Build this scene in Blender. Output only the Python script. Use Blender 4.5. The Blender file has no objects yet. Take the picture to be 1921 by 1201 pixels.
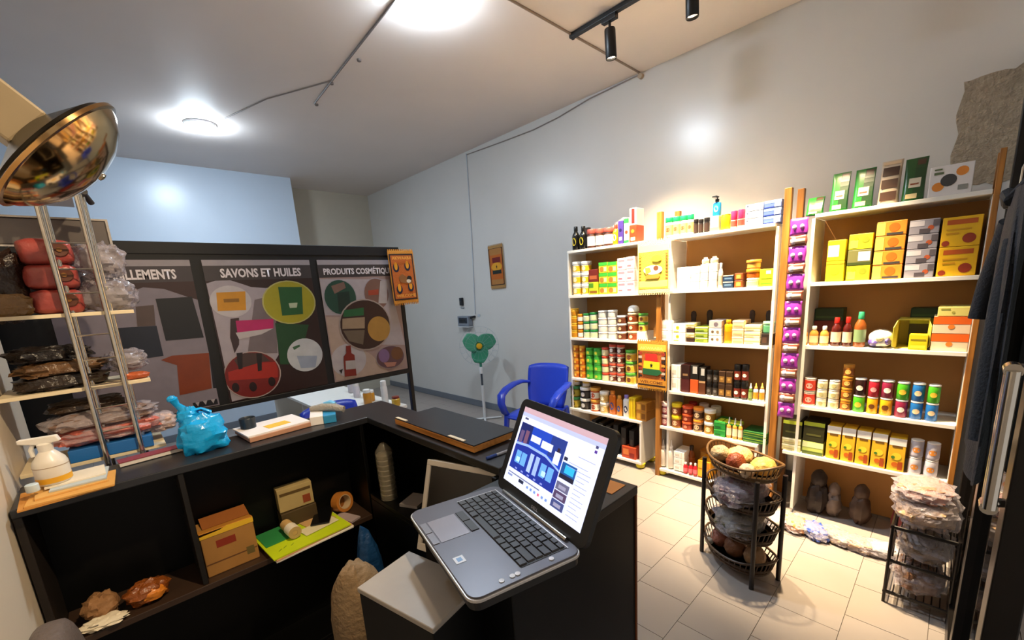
import bpy, bmesh, math, random
from mathutils import Vector, Matrix, noise
random.seed(7)
sc = bpy.context.scene
COL = sc.collection
R = math.radians

# ------------------------------------------------------------------ camera, world, exposure
cam_d = bpy.data.cameras.new('camera')
cam = bpy.data.objects.new('camera', cam_d); COL.objects.link(cam); sc.camera = cam
cam_d.sensor_width = 36.0; cam_d.lens = 790.0/1921.0*36.0
cam_d.shift_y = (707.0-600.5)/1921.0; cam_d.clip_start = 0.02
_r = Vector((0.71813, -0.69308, -0.06266)); _d = Vector((-0.18541, -0.10377, -0.97717)); _f = Vector((0.67075, 0.71335, -0.20302))
_r.normalize(); _d = (_d - _r*_d.dot(_r)).normalized(); _f = _r.cross(_d)
cam.matrix_world = Matrix(((_r.x, -_d.x, -_f.x, 0), (_r.y, -_d.y, -_f.y, 0), (_r.z, -_d.z, -_f.z, 1.5), (0, 0, 0, 1)))
w = bpy.data.worlds.new('world'); sc.world = w; w.use_nodes = True
w.node_tree.nodes['Background'].inputs[0].default_value = (1.0, 0.90, 0.80, 1)
w.node_tree.nodes['Background'].inputs[1].default_value = 0.24
sc.view_settings.view_transform = 'Standard'; sc.view_settings.look = 'None'
sc.view_settings.exposure = 1.33; sc.view_settings.gamma = 1.0; sc.view_settings.use_curve_mapping = False
LED_POWER = 120.0       # emission strength of the two round ceiling lamps
SPOT_POWER = 300.0      # watts of each warm track spot
SPOT_COLOR = (1.0, 0.76, 0.47)

# ------------------------------------------------------------------ materials
_mats = {}
def lin(h):
    h = h.lstrip('#'); o = []
    for i in (0, 2, 4):
        c = int(h[i:i+2], 16)/255; o.append(c/12.92 if c <= .04045 else ((c+.055)/1.055)**2.4)
    return (*o, 1)
def M(col, rough=.5, metal=0.0, var=.08, scale=14.0, bump=0.0, alpha=1.0, emit=0.0, trans=0.0, spec=.5, bscale=None):
    k = (col, rough, metal, var, scale, bump, alpha, emit, trans, spec, bscale)
    if k in _mats: return _mats[k]
    m = bpy.data.materials.new('mat_%03d' % len(_mats)); m.use_nodes = True
    nt = m.node_tree; b = nt.nodes['Principled BSDF']
    c = lin(col); b.inputs['Roughness'].default_value = rough; b.inputs['Metallic'].default_value = metal
    b.inputs['Specular IOR Level'].default_value = spec
    tc = nt.nodes.new('ShaderNodeTexCoord')
    if var > 0:
        nz = nt.nodes.new('ShaderNodeTexNoise'); nz.inputs['Scale'].default_value = scale; nz.inputs['Detail'].default_value = 4
        nt.links.new(tc.outputs['Object'], nz.inputs['Vector'])
        mx = nt.nodes.new('ShaderNodeMix'); mx.data_type = 'RGBA'
        mx.inputs['A'].default_value = tuple(min(1, v*(1+var)) for v in c[:3])+(1,)
        mx.inputs['B'].default_value = tuple(v*(1-var*1.6) for v in c[:3])+(1,)
        nt.links.new(nz.outputs['Fac'], mx.inputs['Factor']); nt.links.new(mx.outputs['Result'], b.inputs['Base Color'])
    else: b.inputs['Base Color'].default_value = c
    if bump > 0:
        nb = nt.nodes.new('ShaderNodeTexNoise'); nb.inputs['Scale'].default_value = bscale or scale*3; nb.inputs['Detail'].default_value = 3
        nt.links.new(tc.outputs['Object'], nb.inputs['Vector'])
        bp = nt.nodes.new('ShaderNodeBump'); bp.inputs['Strength'].default_value = bump; bp.inputs['Distance'].default_value = .02
        nt.links.new(nb.outputs['Fac'], bp.inputs['Height']); nt.links.new(bp.outputs['Normal'], b.inputs['Normal'])
    if emit > 0:
        b.inputs['Emission Color'].default_value = c; b.inputs['Emission Strength'].default_value = emit
    if alpha < 1: b.inputs['Alpha'].default_value = alpha
    if trans > 0: b.inputs['Transmission Weight'].default_value = trans
    _mats[k] = m; return m
def wood(col, dark, rough=.45, scale=6, axis=2):
    k = ('wood', col, dark, axis, scale)
    if k in _mats: return _mats[k]
    m = bpy.data.materials.new('wood_grain'); m.use_nodes = True; nt = m.node_tree; b = nt.nodes['Principled BSDF']
    tc = nt.nodes.new('ShaderNodeTexCoord'); mp = nt.nodes.new('ShaderNodeMapping')
    s = [scale*8]*3; s[axis] = scale*.6; mp.inputs['Scale'].default_value = s
    nz = nt.nodes.new('ShaderNodeTexNoise'); nz.inputs['Scale'].default_value = 1; nz.inputs['Detail'].default_value = 5
    cr = nt.nodes.new('ShaderNodeValToRGB'); cr.color_ramp.elements[0].color = lin(dark); cr.color_ramp.elements[1].color = lin(col)
    cr.color_ramp.elements[0].position = .3; cr.color_ramp.elements[1].position = .65
    nt.links.new(tc.outputs['Object'], mp.inputs['Vector']); nt.links.new(mp.outputs['Vector'], nz.inputs['Vector'])
    nt.links.new(nz.outputs['Fac'], cr.inputs['Fac']); nt.links.new(cr.outputs['Color'], b.inputs['Base Color'])
    b.inputs['Roughness'].default_value = rough
    _mats[k] = m; return m

WHITE = M('#e6e2da', .4, var=.03); BLACK = M('#070707', .5, var=.1, spec=.25); CHROME = M('#c8c4bc', .18, 1.0, var=.03)
POST = wood('#b0742e', '#7a4a18'); PLYW = wood('#c98a42', '#9a6427', axis=1)

# ------------------------------------------------------------------ mesh builder
class MB:
    def __init__(s): s.v = []; s.f = []; s.m = []; s.s = []; s.mats = []; s.T = None
    def mi(s, mat):
        if mat not in s.mats: s.mats.append(mat)
        return s.mats.index(mat)
    def add(s, vs, fs, mat, smooth=False):
        n = len(s.v)
        s.v += [tuple(s.T @ Vector(p)) if s.T else tuple(p) for p in vs]
        i = s.mi(mat) if not isinstance(mat, list) else None
        for k, f in enumerate(fs):
            s.f.append([a+n for a in f]); s.m.append(i if i is not None else s.mi(mat[k])); s.s.append(smooth)
        return s
    def box(s, c, d, mat, rz=0.0, taper=1.0, rx=0.0, ry=0.0):
        x, y, z = d[0]/2, d[1]/2, d[2]/2
        vs = [Vector(p) for p in ((-x,-y,-z),(x,-y,-z),(x,y,-z),(-x,y,-z),(-x*taper,-y*taper,z),(x*taper,-y*taper,z),(x*taper,y*taper,z),(-x*taper,y*taper,z))]
        if rx or ry or rz:
            m = Matrix.Rotation(rz,3,'Z') @ Matrix.Rotation(ry,3,'Y') @ Matrix.Rotation(rx,3,'X'); vs = [m @ v for v in vs]
        c = Vector(c)
        return s.add([v+c for v in vs], [(0,3,2,1),(4,5,6,7),(0,1,5,4),(1,2,6,5),(2,3,7,6),(3,0,4,7)], mat)
    def bb(s, x0, x1, y0, y1, z0, z1, mat): return s.box(((x0+x1)/2,(y0+y1)/2,(z0+z1)/2),(x1-x0,y1-y0,z1-z0),mat)
    def lathe(s, prof, mat, n=18, c=(0,0,0), ex=1.0, ey=1.0, mats=None, smooth=True, m4=None):
        vs = []; fs = []; ms = []
        for r, z in prof:
            for k in range(n):
                a = 2*math.pi*k/n; p = Vector((r*ex*math.cos(a), r*ey*math.sin(a), z))
                if m4: p = m4 @ p
                vs.append(p+Vector(c))
        for i in range(len(prof)-1):
            for k in range(n):
                k2 = (k+1) % n
                fs.append((i*n+k, i*n+k2, (i+1)*n+k2, (i+1)*n+k)); ms.append(mats[i] if mats else mat)
        if prof[0][0] > 1e-5: fs.append(tuple(range(n-1, -1, -1))); ms.append(mats[0] if mats else mat)
        if prof[-1][0] > 1e-5: fs.append(tuple(range((len(prof)-1)*n, len(prof)*n))); ms.append(mats[-1] if mats else mat)
        return s.add(vs, fs, ms, smooth)
    def tube(s, path, r, mat, n=8, closed=False, ez=1.0):
        P = [Vector(p) for p in path]; vs = []; fs = []; L = len(P); up = None
        for i, p in enumerate(P):
            t = (P[(i+1) % L]-P[i-1]) if closed else (P[min(i+1, L-1)]-P[max(i-1, 0)])
            t.normalize()
            if up is None:
                up = Vector((0,0,1)) if abs(t.z) < .9 else Vector((1,0,0))
            a = t.cross(up).normalized(); b = a.cross(t).normalized(); up = b
            rr = r[i] if isinstance(r, (list, tuple)) else r
            for k in range(n):
                q = 2*math.pi*k/n; vs.append(p+a*rr*math.cos(q)+b*rr*ez*math.sin(q))
        for i in range(L if closed else L-1):
            j = (i+1) % L
            for k in range(n):
                k2 = (k+1) % n; fs.append((i*n+k, i*n+k2, j*n+k2, j*n+k))
        if not closed: fs += [tuple(range(n-1, -1, -1)), tuple(range((L-1)*n, L*n))]
        return s.add(vs, fs, mat, True)
    def poly(s, pts, mat): return s.add(pts, [tuple(range(len(pts)))], mat)
    def prism(s, pts, d, mat):
        """extrude a planar polygon (list of 3D points) by vector d"""
        P = [Vector(p) for p in pts]; d = Vector(d); n = len(P)
        return s.add(P+[p+d for p in P], [tuple(range(n-1,-1,-1)), tuple(range(n, 2*n))]+[(k,(k+1)%n,n+(k+1)%n,n+k) for k in range(n)], mat)
    def blob(s, c, r3, mat, seed=0, amp=.12, freq=3.0, nu=22, nv=14, e=1.0, flat=None, rz=0.0, crease=False):
        """closed lumpy body: superellipsoid pushed in and out by noise"""
        vs = []; fs = []; off = Vector((seed*7.31, seed*3.7, seed*1.9)); rot = Matrix.Rotation(rz, 3, 'Z')
        pw = lambda v: math.copysign(abs(v)**e, v)
        for i in range(nv+1):
            th = math.pi*i/nv-math.pi/2
            for k in range(nu if 0 < i < nv else 1):
                ph = 2*math.pi*k/nu
                p = Vector((pw(math.cos(th))*pw(math.cos(ph)), pw(math.cos(th))*pw(math.sin(ph)), pw(math.sin(th))))
                nn = noise.noise(p*freq+off)
                if crease: nn = abs(nn)*2-.6
                q = p*(1+amp*nn+amp*.5*noise.noise(p*freq*2.7+off))
                q = Vector((q.x*r3[0], q.y*r3[1], q.z*r3[2]))
                if flat is not None and q.z < flat: q.z = flat+(q.z-flat)*.08
                vs.append(rot @ q+Vector(c))
        idx = lambda i, k: 0 if i == 0 else (1+(nv-1)*nu if i == nv else 1+(i-1)*nu+k % nu)
        for i in range(nv):
            for k in range(nu):
                a = [idx(i,k), idx(i,k+1), idx(i+1,k+1), idx(i+1,k)]
                b = []
                for q in a:
                    if q not in b: b.append(q)
                fs.append(tuple(b))
        return s.add(vs, fs, mat, True)
    def grid(s, fn, nu, nv, mat, smooth=True, thick=None):
        vs = [fn(i/nu, j/nv) for j in range(nv+1) for i in range(nu+1)]
        fs = [(j*(nu+1)+i, j*(nu+1)+i+1, (j+1)*(nu+1)+i+1, (j+1)*(nu+1)+i) for j in range(nv) for i in range(nu)]
        return s.add(vs, fs, mat, smooth)
    def mesh(s, name, ang=40):
        me = bpy.data.meshes.new(name); me.from_pydata(s.v, [], s.f)
        for m in s.mats: me.materials.append(m)
        me.polygons.foreach_set('material_index', s.m); me.polygons.foreach_set('use_smooth', s.s)
        if any(s.s): me.set_sharp_from_angle(angle=R(ang))
        me.update(); return me
    def done(s, name, parent=None, loc=(0,0,0), rz=0.0, bevel=0.0, solid=0.0, sub=0, ang=40, label=None, kind=None):
        return mk(name, s.mesh(name, ang), parent, loc, rz, bevel, solid, sub, label, kind)
def mk(name, me, parent=None, loc=(0,0,0), rz=0.0, bevel=0.0, solid=0.0, sub=0, label=None, kind=None):
    o = bpy.data.objects.new(name, me); COL.objects.link(o); o.location = loc; o.rotation_euler = (0,0,rz)
    if parent: o.parent = parent
    if solid:
        q = o.modifiers.new('solid', 'SOLIDIFY'); q.thickness = solid; q.offset = 0
    if bevel:
        q = o.modifiers.new('bevel', 'BEVEL'); q.width = bevel; q.segments = 2; q.limit_method = 'ANGLE'
    if sub:
        q = o.modifiers.new('sub', 'SUBSURF'); q.levels = sub; q.render_levels = sub
    if label: o['label'] = label
    if kind: o['kind'] = kind
    return o
def thing(name, label, cat, loc=(0,0,0), rz=0.0, group=None):
    o = bpy.data.objects.new(name, None); COL.objects.link(o); o.location = loc; o.rotation_euler = (0,0,rz); o.empty_display_size = .05
    o['label'] = label; o['category'] = cat
    if group: o['group'] = group
    return o
def tag(o, label, cat, group=None):
    o['label'] = label; o['category'] = cat
    if group: o['group'] = group
    return o
def struct(o): o['kind'] = 'structure'; return o
def text(name, body, width, height, mat, parent, mat4, ext=.0006, bold=.012):
    """lettering as real raised mesh, fitted to width x height, centred on the matrix origin"""
    cu = bpy.data.curves.new(name, 'FONT'); cu.body = body; cu.size = 1; cu.align_x = 'CENTER'; cu.align_y = 'CENTER'; cu.offset = bold; cu.resolution_u = 2
    o = bpy.data.objects.new(name, cu); COL.objects.link(o)
    dg = bpy.context.evaluated_depsgraph_get(); me = bpy.data.meshes.new_from_object(o.evaluated_get(dg))
    bpy.data.objects.remove(o); bpy.data.curves.remove(cu)
    xs = [v.co.x for v in me.vertices]; ys = [v.co.y for v in me.vertices]
    sx = width/(max(xs)-min(xs)); sy = height/(max(ys)-min(ys)); cx = (max(xs)+min(xs))/2; cy = (max(ys)+min(ys))/2
    for v in me.vertices: v.co = mat4 @ Vector(((v.co.x-cx)*sx, (v.co.y-cy)*sy, ext))
    me.materials.clear(); me.materials.append(mat)
    return mk(name, me, parent)
ROWS = [
 ('far',1,1.784,[('blackbot',2.252,0.0657,0.19,0),('blackbot',2.178,0.0691,0.1835,0),('rlidjar',2.098,0.0771,0.1476,0),('rlidjar',2.02,0.0671,0.1407,0),('rlidjar',1.939,0.0817,0.1373,0),('ybottle',1.865,0.0511,0.1499,0),('purplebox',1.81,0.0431,0.1685,0),('greenwhite',1.76,0.0421,0.1758,0),('redbox redwhite',1.705,0.0563,0.2412,0)]),
 ('far',2,1.416,[('ytub ytub ytub',2.254,0.0809,0.2773,0),('ytub ytub ytub',2.162,0.0888,0.2734,0),('limebox maroonbox',2.067,0.088,0.2022,0),('glidbox glidbox glidbox',1.972,0.0796,0.2483,0),('glidbox glidbox glidbox',1.888,0.0816,0.2449,0),('pinkbox pinkbox pinkbox',1.805,0.0718,0.2652,0),('pinkbox pinkbox pinkbox',1.729,0.0694,0.2696,0)]),
 ('far',3,1.055,[('yjar yjar yjar yjar',2.293,0.075,0.2494,0),('ojar ojar ojar',2.224,0.0505,0.2035,0),('glidjar glidjar glidjar',2.162,0.0603,0.2078,0),('glidjar glidjar glidjar',2.092,0.0666,0.2163,0),('whitetub whitetub whitetub whitetub',2.003,0.0822,0.2288,0),('whitetub whitetub whitetub whitetub',1.912,0.0767,0.2323,0),('brownjar brownjar brownjar',1.825,0.0811,0.1899,0),('orangejar orangejar orangejar roundwhite',1.729,0.0892,0.2671,0),('whitebox glidyellow glidyellow',1.641,0.0705,0.2059,0)]),
 ('far',4,0.699,[('otin otin otin otin otin',2.281,0.0584,0.2859,0),('otin otin otin otin otin',2.216,0.0569,0.2845,0),('gcan gcan gcan gcan',2.142,0.0719,0.27,0),('gcan gcan gcan gcan',2.061,0.0777,0.27,0),('creamjar creamjar creamjar creamjar',1.981,0.0649,0.2834,0),('choco choco choco choco',1.909,0.0655,0.3135,0),('choco choco choco choco',1.837,0.0661,0.3127,0),('glidyellow glidyellow glidyellow',1.75,0.0873,0.2748,0)]),
 ('far',5,0.414,[('dkyellow dkyellow smally',2.318,0.0989,0.2552,0),('blackwhite blackwhite smally',2.208,0.1007,0.2531,0),('oranget oranget',2.1,0.0883,0.2087,0),('creamt creamt',2.003,0.0824,0.1885,0),('obottle',1.92,0.0694,0.204,0),('oslim',1.852,0.055,0.1723,0),('wpurple',1.787,0.0633,0.186,0),('yellowbox',1.721,0.0569,0.1775,0),('goldpack goldpack',1.64,0.0893,0.1501,0)]),
 ('far',6,0.066,[('redpack',1.753,0.1274,0.1015,0)]),
 ('middle',1,1.783,[('greenlid',1.438,0.0515,0.1336,0),('greenlid',1.385,0.0465,0.1321,0),('greenlid',1.334,0.0453,0.1308,0),('greenlid',1.287,0.0407,0.1299,0),('blackjar',1.248,0.0295,0.0936,0),('blackjar',1.215,0.029,0.0885,0),('blackjar',1.179,0.0352,0.0927,0),('greybox bluepump',1.126,0.0521,0.2156,0),('yellowcan',1.066,0.0568,0.0956,0),('pinkjar',1.014,0.0368,0.1058,0),('pinkjar',0.972,0.039,0.1081,0),('toothw toothw toothw',0.896,0.0963,0.1267,0),('toothb toothb toothb',0.799,0.0898,0.1298,0)]),
 ('middle',2,1.421,[('whitecarton whitecarton',1.319,0.0924,0.1543,0),('whitecarton whitecarton whitecarton',1.239,0.0551,0.1549,0),('whitecarton whitecarton whitecarton wbottle',1.182,0.0466,0.2048,0),('whitecarton whitecarton whitecarton wbottle',1.126,0.052,0.2063,0),('wbottle',1.08,0.0295,0.1619,0),('navybox navybox',1.029,0.0622,0.0815,0),('brownorange brownorange',0.967,0.0494,0.0904,0),('whitejar orangepot pot2',0.894,0.0742,0.1648,0),('limecarton',0.81,0.0765,0.1043,0)]),
 ('middle',3,1.061,[('whitecarton whitecarton',1.444,0.0886,0.1494,0),('yflower yflower',1.346,0.0942,0.1276,0),('dkbrownbox creambox dkbrownbox creambox',1.264,0.0555,0.1324,0),('greenbox greenbox greenbox',1.189,0.0855,0.1079,0),('ornate ornate greyprint',1.098,0.0818,0.1522,0),('goldbottle',1.023,0.0525,0.1562,0),('peachbox peachbox peachbox',0.957,0.0682,0.1533,0),('creambox creambox creambox',0.873,0.091,0.1273,0),('blackglass greenjar',0.789,0.0637,0.1482,0),('comb',1.307,0.0422,0.2068,0.13),('comb',1.195,0.0436,0.2133,0.13),('comb',0.921,0.0349,0.2106,0.13),('comb',0.825,0.0363,0.2063,0.13)]),
 ('middle',4,0.695,[('dkbrownbox',1.419,0.0326,0.1795,0),('whitecarton whitecarton',1.364,0.0676,0.1961,0),('brownmaroon',1.293,0.0597,0.2021,0),('orangebox blackbox',1.229,0.056,0.2037,0),('brownbox blackbox',1.174,0.0437,0.1933,0),('blackbrown blackbrown',1.129,0.0374,0.1786,0),('blackbrown blackbrown',1.087,0.0384,0.1789,0),('browngold browngold',1.044,0.041,0.1794,0),('browngold browngold',0.998,0.0417,0.1801,0),('blackred blackred',0.951,0.044,0.231,0),('blackred blackred',0.905,0.0414,0.2349,0),('sprayg',0.867,0.0234,0.1155,0),('sprayo',0.837,0.0292,0.119,0),('sprayo',0.802,0.0302,0.1231,0)]),
 ('middle',5,0.411,[('pinktub pinktub',1.449,0.0759,0.178,0),('yellowtub yellowtub',1.366,0.0751,0.1867,0),('oredtub oredtub oredtub',1.284,0.0783,0.1792,0),('obrown obrown',1.205,0.0698,0.18,0),('whitegold whitegold',1.125,0.0763,0.1774,0),('gpack gpack',1.046,0.0734,0.1102,0),('nozzle',0.989,0.0323,0.1474,0),('nozzle',0.951,0.0317,0.1467,0),('nozzle',0.916,0.0279,0.1457,0),('gdark gdark',0.825,0.1408,0.0785,0),('redlid',1.295,0.0598,0.1776,0.12),('pinkw',1.215,0.0654,0.1775,0.12),('creamt',1.129,0.0665,0.171,0.12)]),
 ('middle',6,0.076,[('wnozzle',1.467,0.0564,0.2113,0),('wnozzle',1.404,0.0549,0.2211,0),('whitecarton whitecarton whitecarton',1.329,0.0797,0.1531,0),('brownbottle',1.28,0.0565,0.1821,0.08),('redmini',1.279,0.0339,0.0798,-0.01),('redmini',1.24,0.0314,0.086,-0.01),('redmini',1.206,0.029,0.0911,-0.01),('orangepack orangepack',1.143,0.0882,0.1251,0),('goldpack goldpack',1.188,0.1016,0.14,0.16)]),
 ('near',1,1.799,[('pouchs',0.6,0.0772,0.0965,0),('pouch',0.494,0.0768,0.1999,0),('pouch',0.395,0.0827,0.1976,0),('pouchb',0.293,0.0812,0.2127,0),('pouchd',0.203,0.0819,0.2021,0),('slicebox',0.077,0.1429,0.1348,0)]),
 ('near',2,1.431,[('yellowp yelloww',0.48,0.0794,0.2199,0),('limep olivew limep',0.38,0.0976,0.2396,0),('orangemango orangemango orangemango orangemango',0.264,0.1139,0.2853,0),('greychoc greychoc greychoc greychoc',0.145,0.1051,0.2744,0),('yellowbig yellowbig',0.019,0.1288,0.2688,0)]),
 ('near',3,1.074,[('amberw',0.591,0.022,0.1031,0),('amberw',0.553,0.0456,0.11,0),('amberw',0.504,0.0431,0.1109,0),('sauce',0.451,0.0477,0.1591,0),('sauce',0.401,0.0428,0.1622,0),('amberg',0.348,0.0537,0.1908,0),('pillow',0.262,0.1018,0.0928,0),('opencarton',0.141,0.1189,0.1485,0.04),('yellowpack',0.113,0.0691,0.079,-0.01),('orangecream orangecream paleyellow',0.005,0.1268,0.2138,0),('maroonbox dkgreenbox',0.513,0.138,0.2013,0.15),('dkolive dkgreenbox',0.11,0.1043,0.199,0.15)]),
 ('near',4,0.711,[('redcan redcan',0.552,0.0604,0.1688,0),('creamcan creamcan creamcan',0.492,0.0508,0.1627,0),('creamcan creamcan creamcan',0.435,0.0528,0.1659,0),('goldjar goldjar goldjar goldjar',0.378,0.0522,0.2634,0),('cgreen cblack',0.321,0.0539,0.1908,0),('cyellow cred',0.263,0.0476,0.1883,0),('cyellow cmaroon',0.207,0.0534,0.1917,0),('cmaroon cgreen',0.146,0.0524,0.1901,0),('cblue cblue',0.088,0.0505,0.1911,0),('cblue cgreen',0.031,0.0477,0.1897,0)]),
 ('near',5,0.411,[('creamthin creamthin dkolive',0.62,0.0983,0.1933,0),('palegreen dkolive',0.51,0.103,0.2039,0),('juice',0.413,0.0638,0.1995,0),('juice',0.345,0.0601,0.2001,0),('juice',0.279,0.0601,0.1977,0),('juice',0.211,0.0621,0.1966,0),('juice',0.138,0.0679,0.1849,0),('ctall ctall',0.065,0.0537,0.1893,0),('ctall ctall',0.004,0.0535,0.1855,0)])]
PRINT = [
 (1,'#8f8797',[(-0.15,1.03),(0.335,1.03),(0.335,1.727),(-0.15,1.727)]),
 (1,'#3a1d1d',[(-0.15,1.5),(-0.02,1.53),(0.06,1.575),(0.15,1.61),(0.22,1.6),(0.3,1.56),(0.335,1.545),(0.335,1.65),(-0.15,1.65)]),
 (1,'#453d44',[(-0.15,1.63),(0.335,1.63),(0.335,1.7),(-0.15,1.7)]),
 (1,'#aaa3ad',[(-0.15,1.7),(0.335,1.7),(0.335,1.727),(-0.15,1.727)]),
 (1,'#1b2133',[(0.028,1.444),(0.165,1.44),(0.165,1.303),(0.109,1.3),(0.026,1.317)]),
 (1,'#15161a',[(0.183,1.558),(0.316,1.56),(0.317,1.545),(0.328,1.367),(0.185,1.369)]),
 (1,'#5c4a48',[(0.11,1.529),(0.172,1.532),(0.162,1.441),(0.1,1.443)]),
 (1,'#8a3a16',[(0.152,1.285),(0.194,1.299),(0.339,1.291),(0.317,1.118),(0.19,1.111),(0.205,1.252)]),
 (1,'#141320',[(0.347,1.288),(0.359,1.288),(0.345,1.116),(0.323,1.118)]),
 (1,'#26242c',[(0.231,1.064),(0.328,1.063),(0.329,1.036),(0.233,1.037)]),
 (1,'#b7b0b9',[(0.241,1.063),(0.258,1.063),(0.249,1.042)]),
 (1,'#b7b0b9',[(0.271,1.064),(0.289,1.064),(0.28,1.043)]),
 (1,'#b7b0b9',[(0.303,1.064),(0.321,1.064),(0.311,1.043)]),
 (2,'#2e1416',[(0.38,1.03),(0.868,1.03),(0.868,1.727),(0.38,1.727)]),
 (2,'#b3abbb',[(0.382,1.618),(0.426,1.632),(0.482,1.63),(0.53,1.61),(0.566,1.594),(0.631,1.586),(0.694,1.594),(0.636,1.543),(0.653,1.417),(0.636,1.235),(0.573,1.153),(0.522,1.042),(0.388,1.034),(0.387,1.325)]),
 (2,'#443c42',[(0.38,1.63),(0.868,1.63),(0.868,1.7),(0.38,1.7)]),
 (2,'#b5aeb9',[(0.38,1.7),(0.868,1.7),(0.868,1.727),(0.38,1.727)]),
 (2,'#cfcad4',('c',0.468,1.528,0.088,0.077)),
 (2,'#dd9a22',[(0.414,1.574),(0.537,1.574),(0.525,1.481),(0.405,1.486)]),
 (2,'#9a6a18',[(0.438,1.542),(0.504,1.541),(0.502,1.524),(0.437,1.525)]),
 (2,'#7a6f78',[(0.571,1.53),(0.624,1.54),(0.653,1.417),(0.633,1.245),(0.496,1.266)]),
 (2,'#1c4a28',[(0.646,1.404),(0.813,1.378),(0.784,1.309),(0.678,1.177),(0.636,1.184)]),
 (2,'#3c2a2c',[(0.451,1.445),(0.488,1.446),(0.466,1.314),(0.44,1.274),(0.434,1.353)]),
 (2,'#c3256f',[(0.471,1.433),(0.642,1.427),(0.634,1.378),(0.468,1.373)]),
 (2,'#c9c3cb',[(0.461,1.374),(0.634,1.378),(0.573,1.353),(0.47,1.34)]),
 (2,'#c6c27c',('c',0.735,1.506,0.133,0.115)),
 (2,'#b3ab22',('c',0.735,1.506,0.126,0.109)),
 (2,'#1f6030',[(0.69,1.589),(0.808,1.584),(0.792,1.439),(0.686,1.439)]),
 (2,'#c9d6b8',[(0.728,1.502),(0.773,1.502),(0.765,1.476),(0.73,1.476)]),
 (2,'#d2d8e4',('c',0.769,1.215,0.093,0.092)),
 (2,'#a5b5d2',[(0.724,1.217),(0.831,1.201),(0.812,1.137),(0.735,1.146)]),
 (2,'#3a6a4a',[(0.71,1.267),(0.747,1.276),(0.75,1.266),(0.716,1.25)]),
 (2,'#b9aaaa',('c',0.502,1.152,0.131,0.122)),
 (2,'#7c1d1a',('c',0.502,1.152,0.125,0.117)),
 (2,'#4c3634',[(0.431,1.24),(0.481,1.268),(0.557,1.256),(0.59,1.21),(0.542,1.213),(0.504,1.201),(0.451,1.184)]),
 (2,'#b02a1e',[(0.396,1.185),(0.541,1.209),(0.614,1.202),(0.62,1.163),(0.613,1.117),(0.392,1.142)]),
 (2,'#241012',('c',0.415,1.102,0.016,0.024)),
 (2,'#241012',('c',0.491,1.09,0.017,0.025)),
 (2,'#241012',('c',0.581,1.1,0.017,0.025)),
 (2,'#201416',[(0.447,1.273),(0.474,1.273),(0.46,1.191),(0.443,1.19)]),
 (2,'#201416',[(0.534,1.26),(0.558,1.254),(0.544,1.167),(0.526,1.166)]),
 (3,'#b49a98',[(0.908,1.03),(1.392,1.03),(1.392,1.727),(0.908,1.727)]),
 (3,'#c2bac2',[(0.909,1.623),(1.33,1.61),(1.398,1.188),(1.206,1.214),(0.996,1.414),(0.909,1.422)]),
 (3,'#cbb3a6',[(0.912,1.412),(0.995,1.404),(0.998,1.283),(1.153,1.157),(1.253,1.029),(0.916,1.039)]),
 (3,'#443c42',[(0.908,1.63),(1.392,1.63),(1.392,1.7),(0.908,1.7)]),
 (3,'#b5aeb9',[(0.908,1.7),(1.392,1.7),(1.392,1.727),(0.908,1.727)]),
 (3,'#cfc9d2',('c',1.009,1.147,0.107,0.098)),
 (3,'#b5aeb9',('c',1.012,1.517,0.097,0.103)),
 (3,'#1f4e40',('c',1.012,1.517,0.092,0.098)),
 (3,'#8a6a60',[(0.967,1.583),(1.044,1.604),(1.05,1.569),(0.98,1.538)]),
 (3,'#12302a',[(0.995,1.543),(1.067,1.549),(1.062,1.439),(0.989,1.435)]),
 (3,'#b5aeb9',('c',1.237,1.525,0.083,0.097)),
 (3,'#8a6458',('c',1.237,1.525,0.079,0.092)),
 (3,'#b8472c',[(1.185,1.548),(1.253,1.552),(1.248,1.519),(1.183,1.518)]),
 (3,'#c7c0c2',[(1.271,1.602),(1.317,1.6),(1.299,1.463),(1.241,1.467)]),
 (3,'#b9a9a4',('c',1.142,1.344,0.165,0.156)),
 (3,'#3a1c18',('c',1.142,1.344,0.157,0.148)),
 (3,'#1f6a3c',[(1.021,1.442),(1.143,1.448),(1.137,1.402),(1.01,1.403)]),
 (3,'#b59a7e',[(1.004,1.394),(1.141,1.391),(1.131,1.324),(0.995,1.334)]),
 (3,'#7a6a58',[(0.998,1.324),(1.13,1.314),(1.107,1.227),(1.025,1.259)]),
 (3,'#c49242',('c',1.223,1.311,0.074,0.077)),
 (3,'#a49aa0',('c',1.277,1.124,0.101,0.073)),
 (3,'#6a4452',('c',1.277,1.124,0.096,0.07)),
 (3,'#8a6aa0',('c',1.234,1.139,0.037,0.043)),
 (3,'#7a4a2c',('c',1.326,1.141,0.042,0.042)),
 (3,'#c98878',[(1.226,1.096),(1.315,1.086),(1.299,1.061),(1.245,1.064)]),
 (3,'#8e1f14',[(1.001,1.233),(1.03,1.233),(1.028,1.186),(1.045,1.173),(1.04,1.047),(0.969,1.053),(0.978,1.173),(0.997,1.191)]),
 (3,'#c9c2c4',[(0.986,1.146),(1.045,1.141),(1.041,1.089),(0.981,1.094)]),
 (3,'#1c1418',[(0.94,1.097),(0.963,1.101),(0.952,1.074)])]
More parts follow.
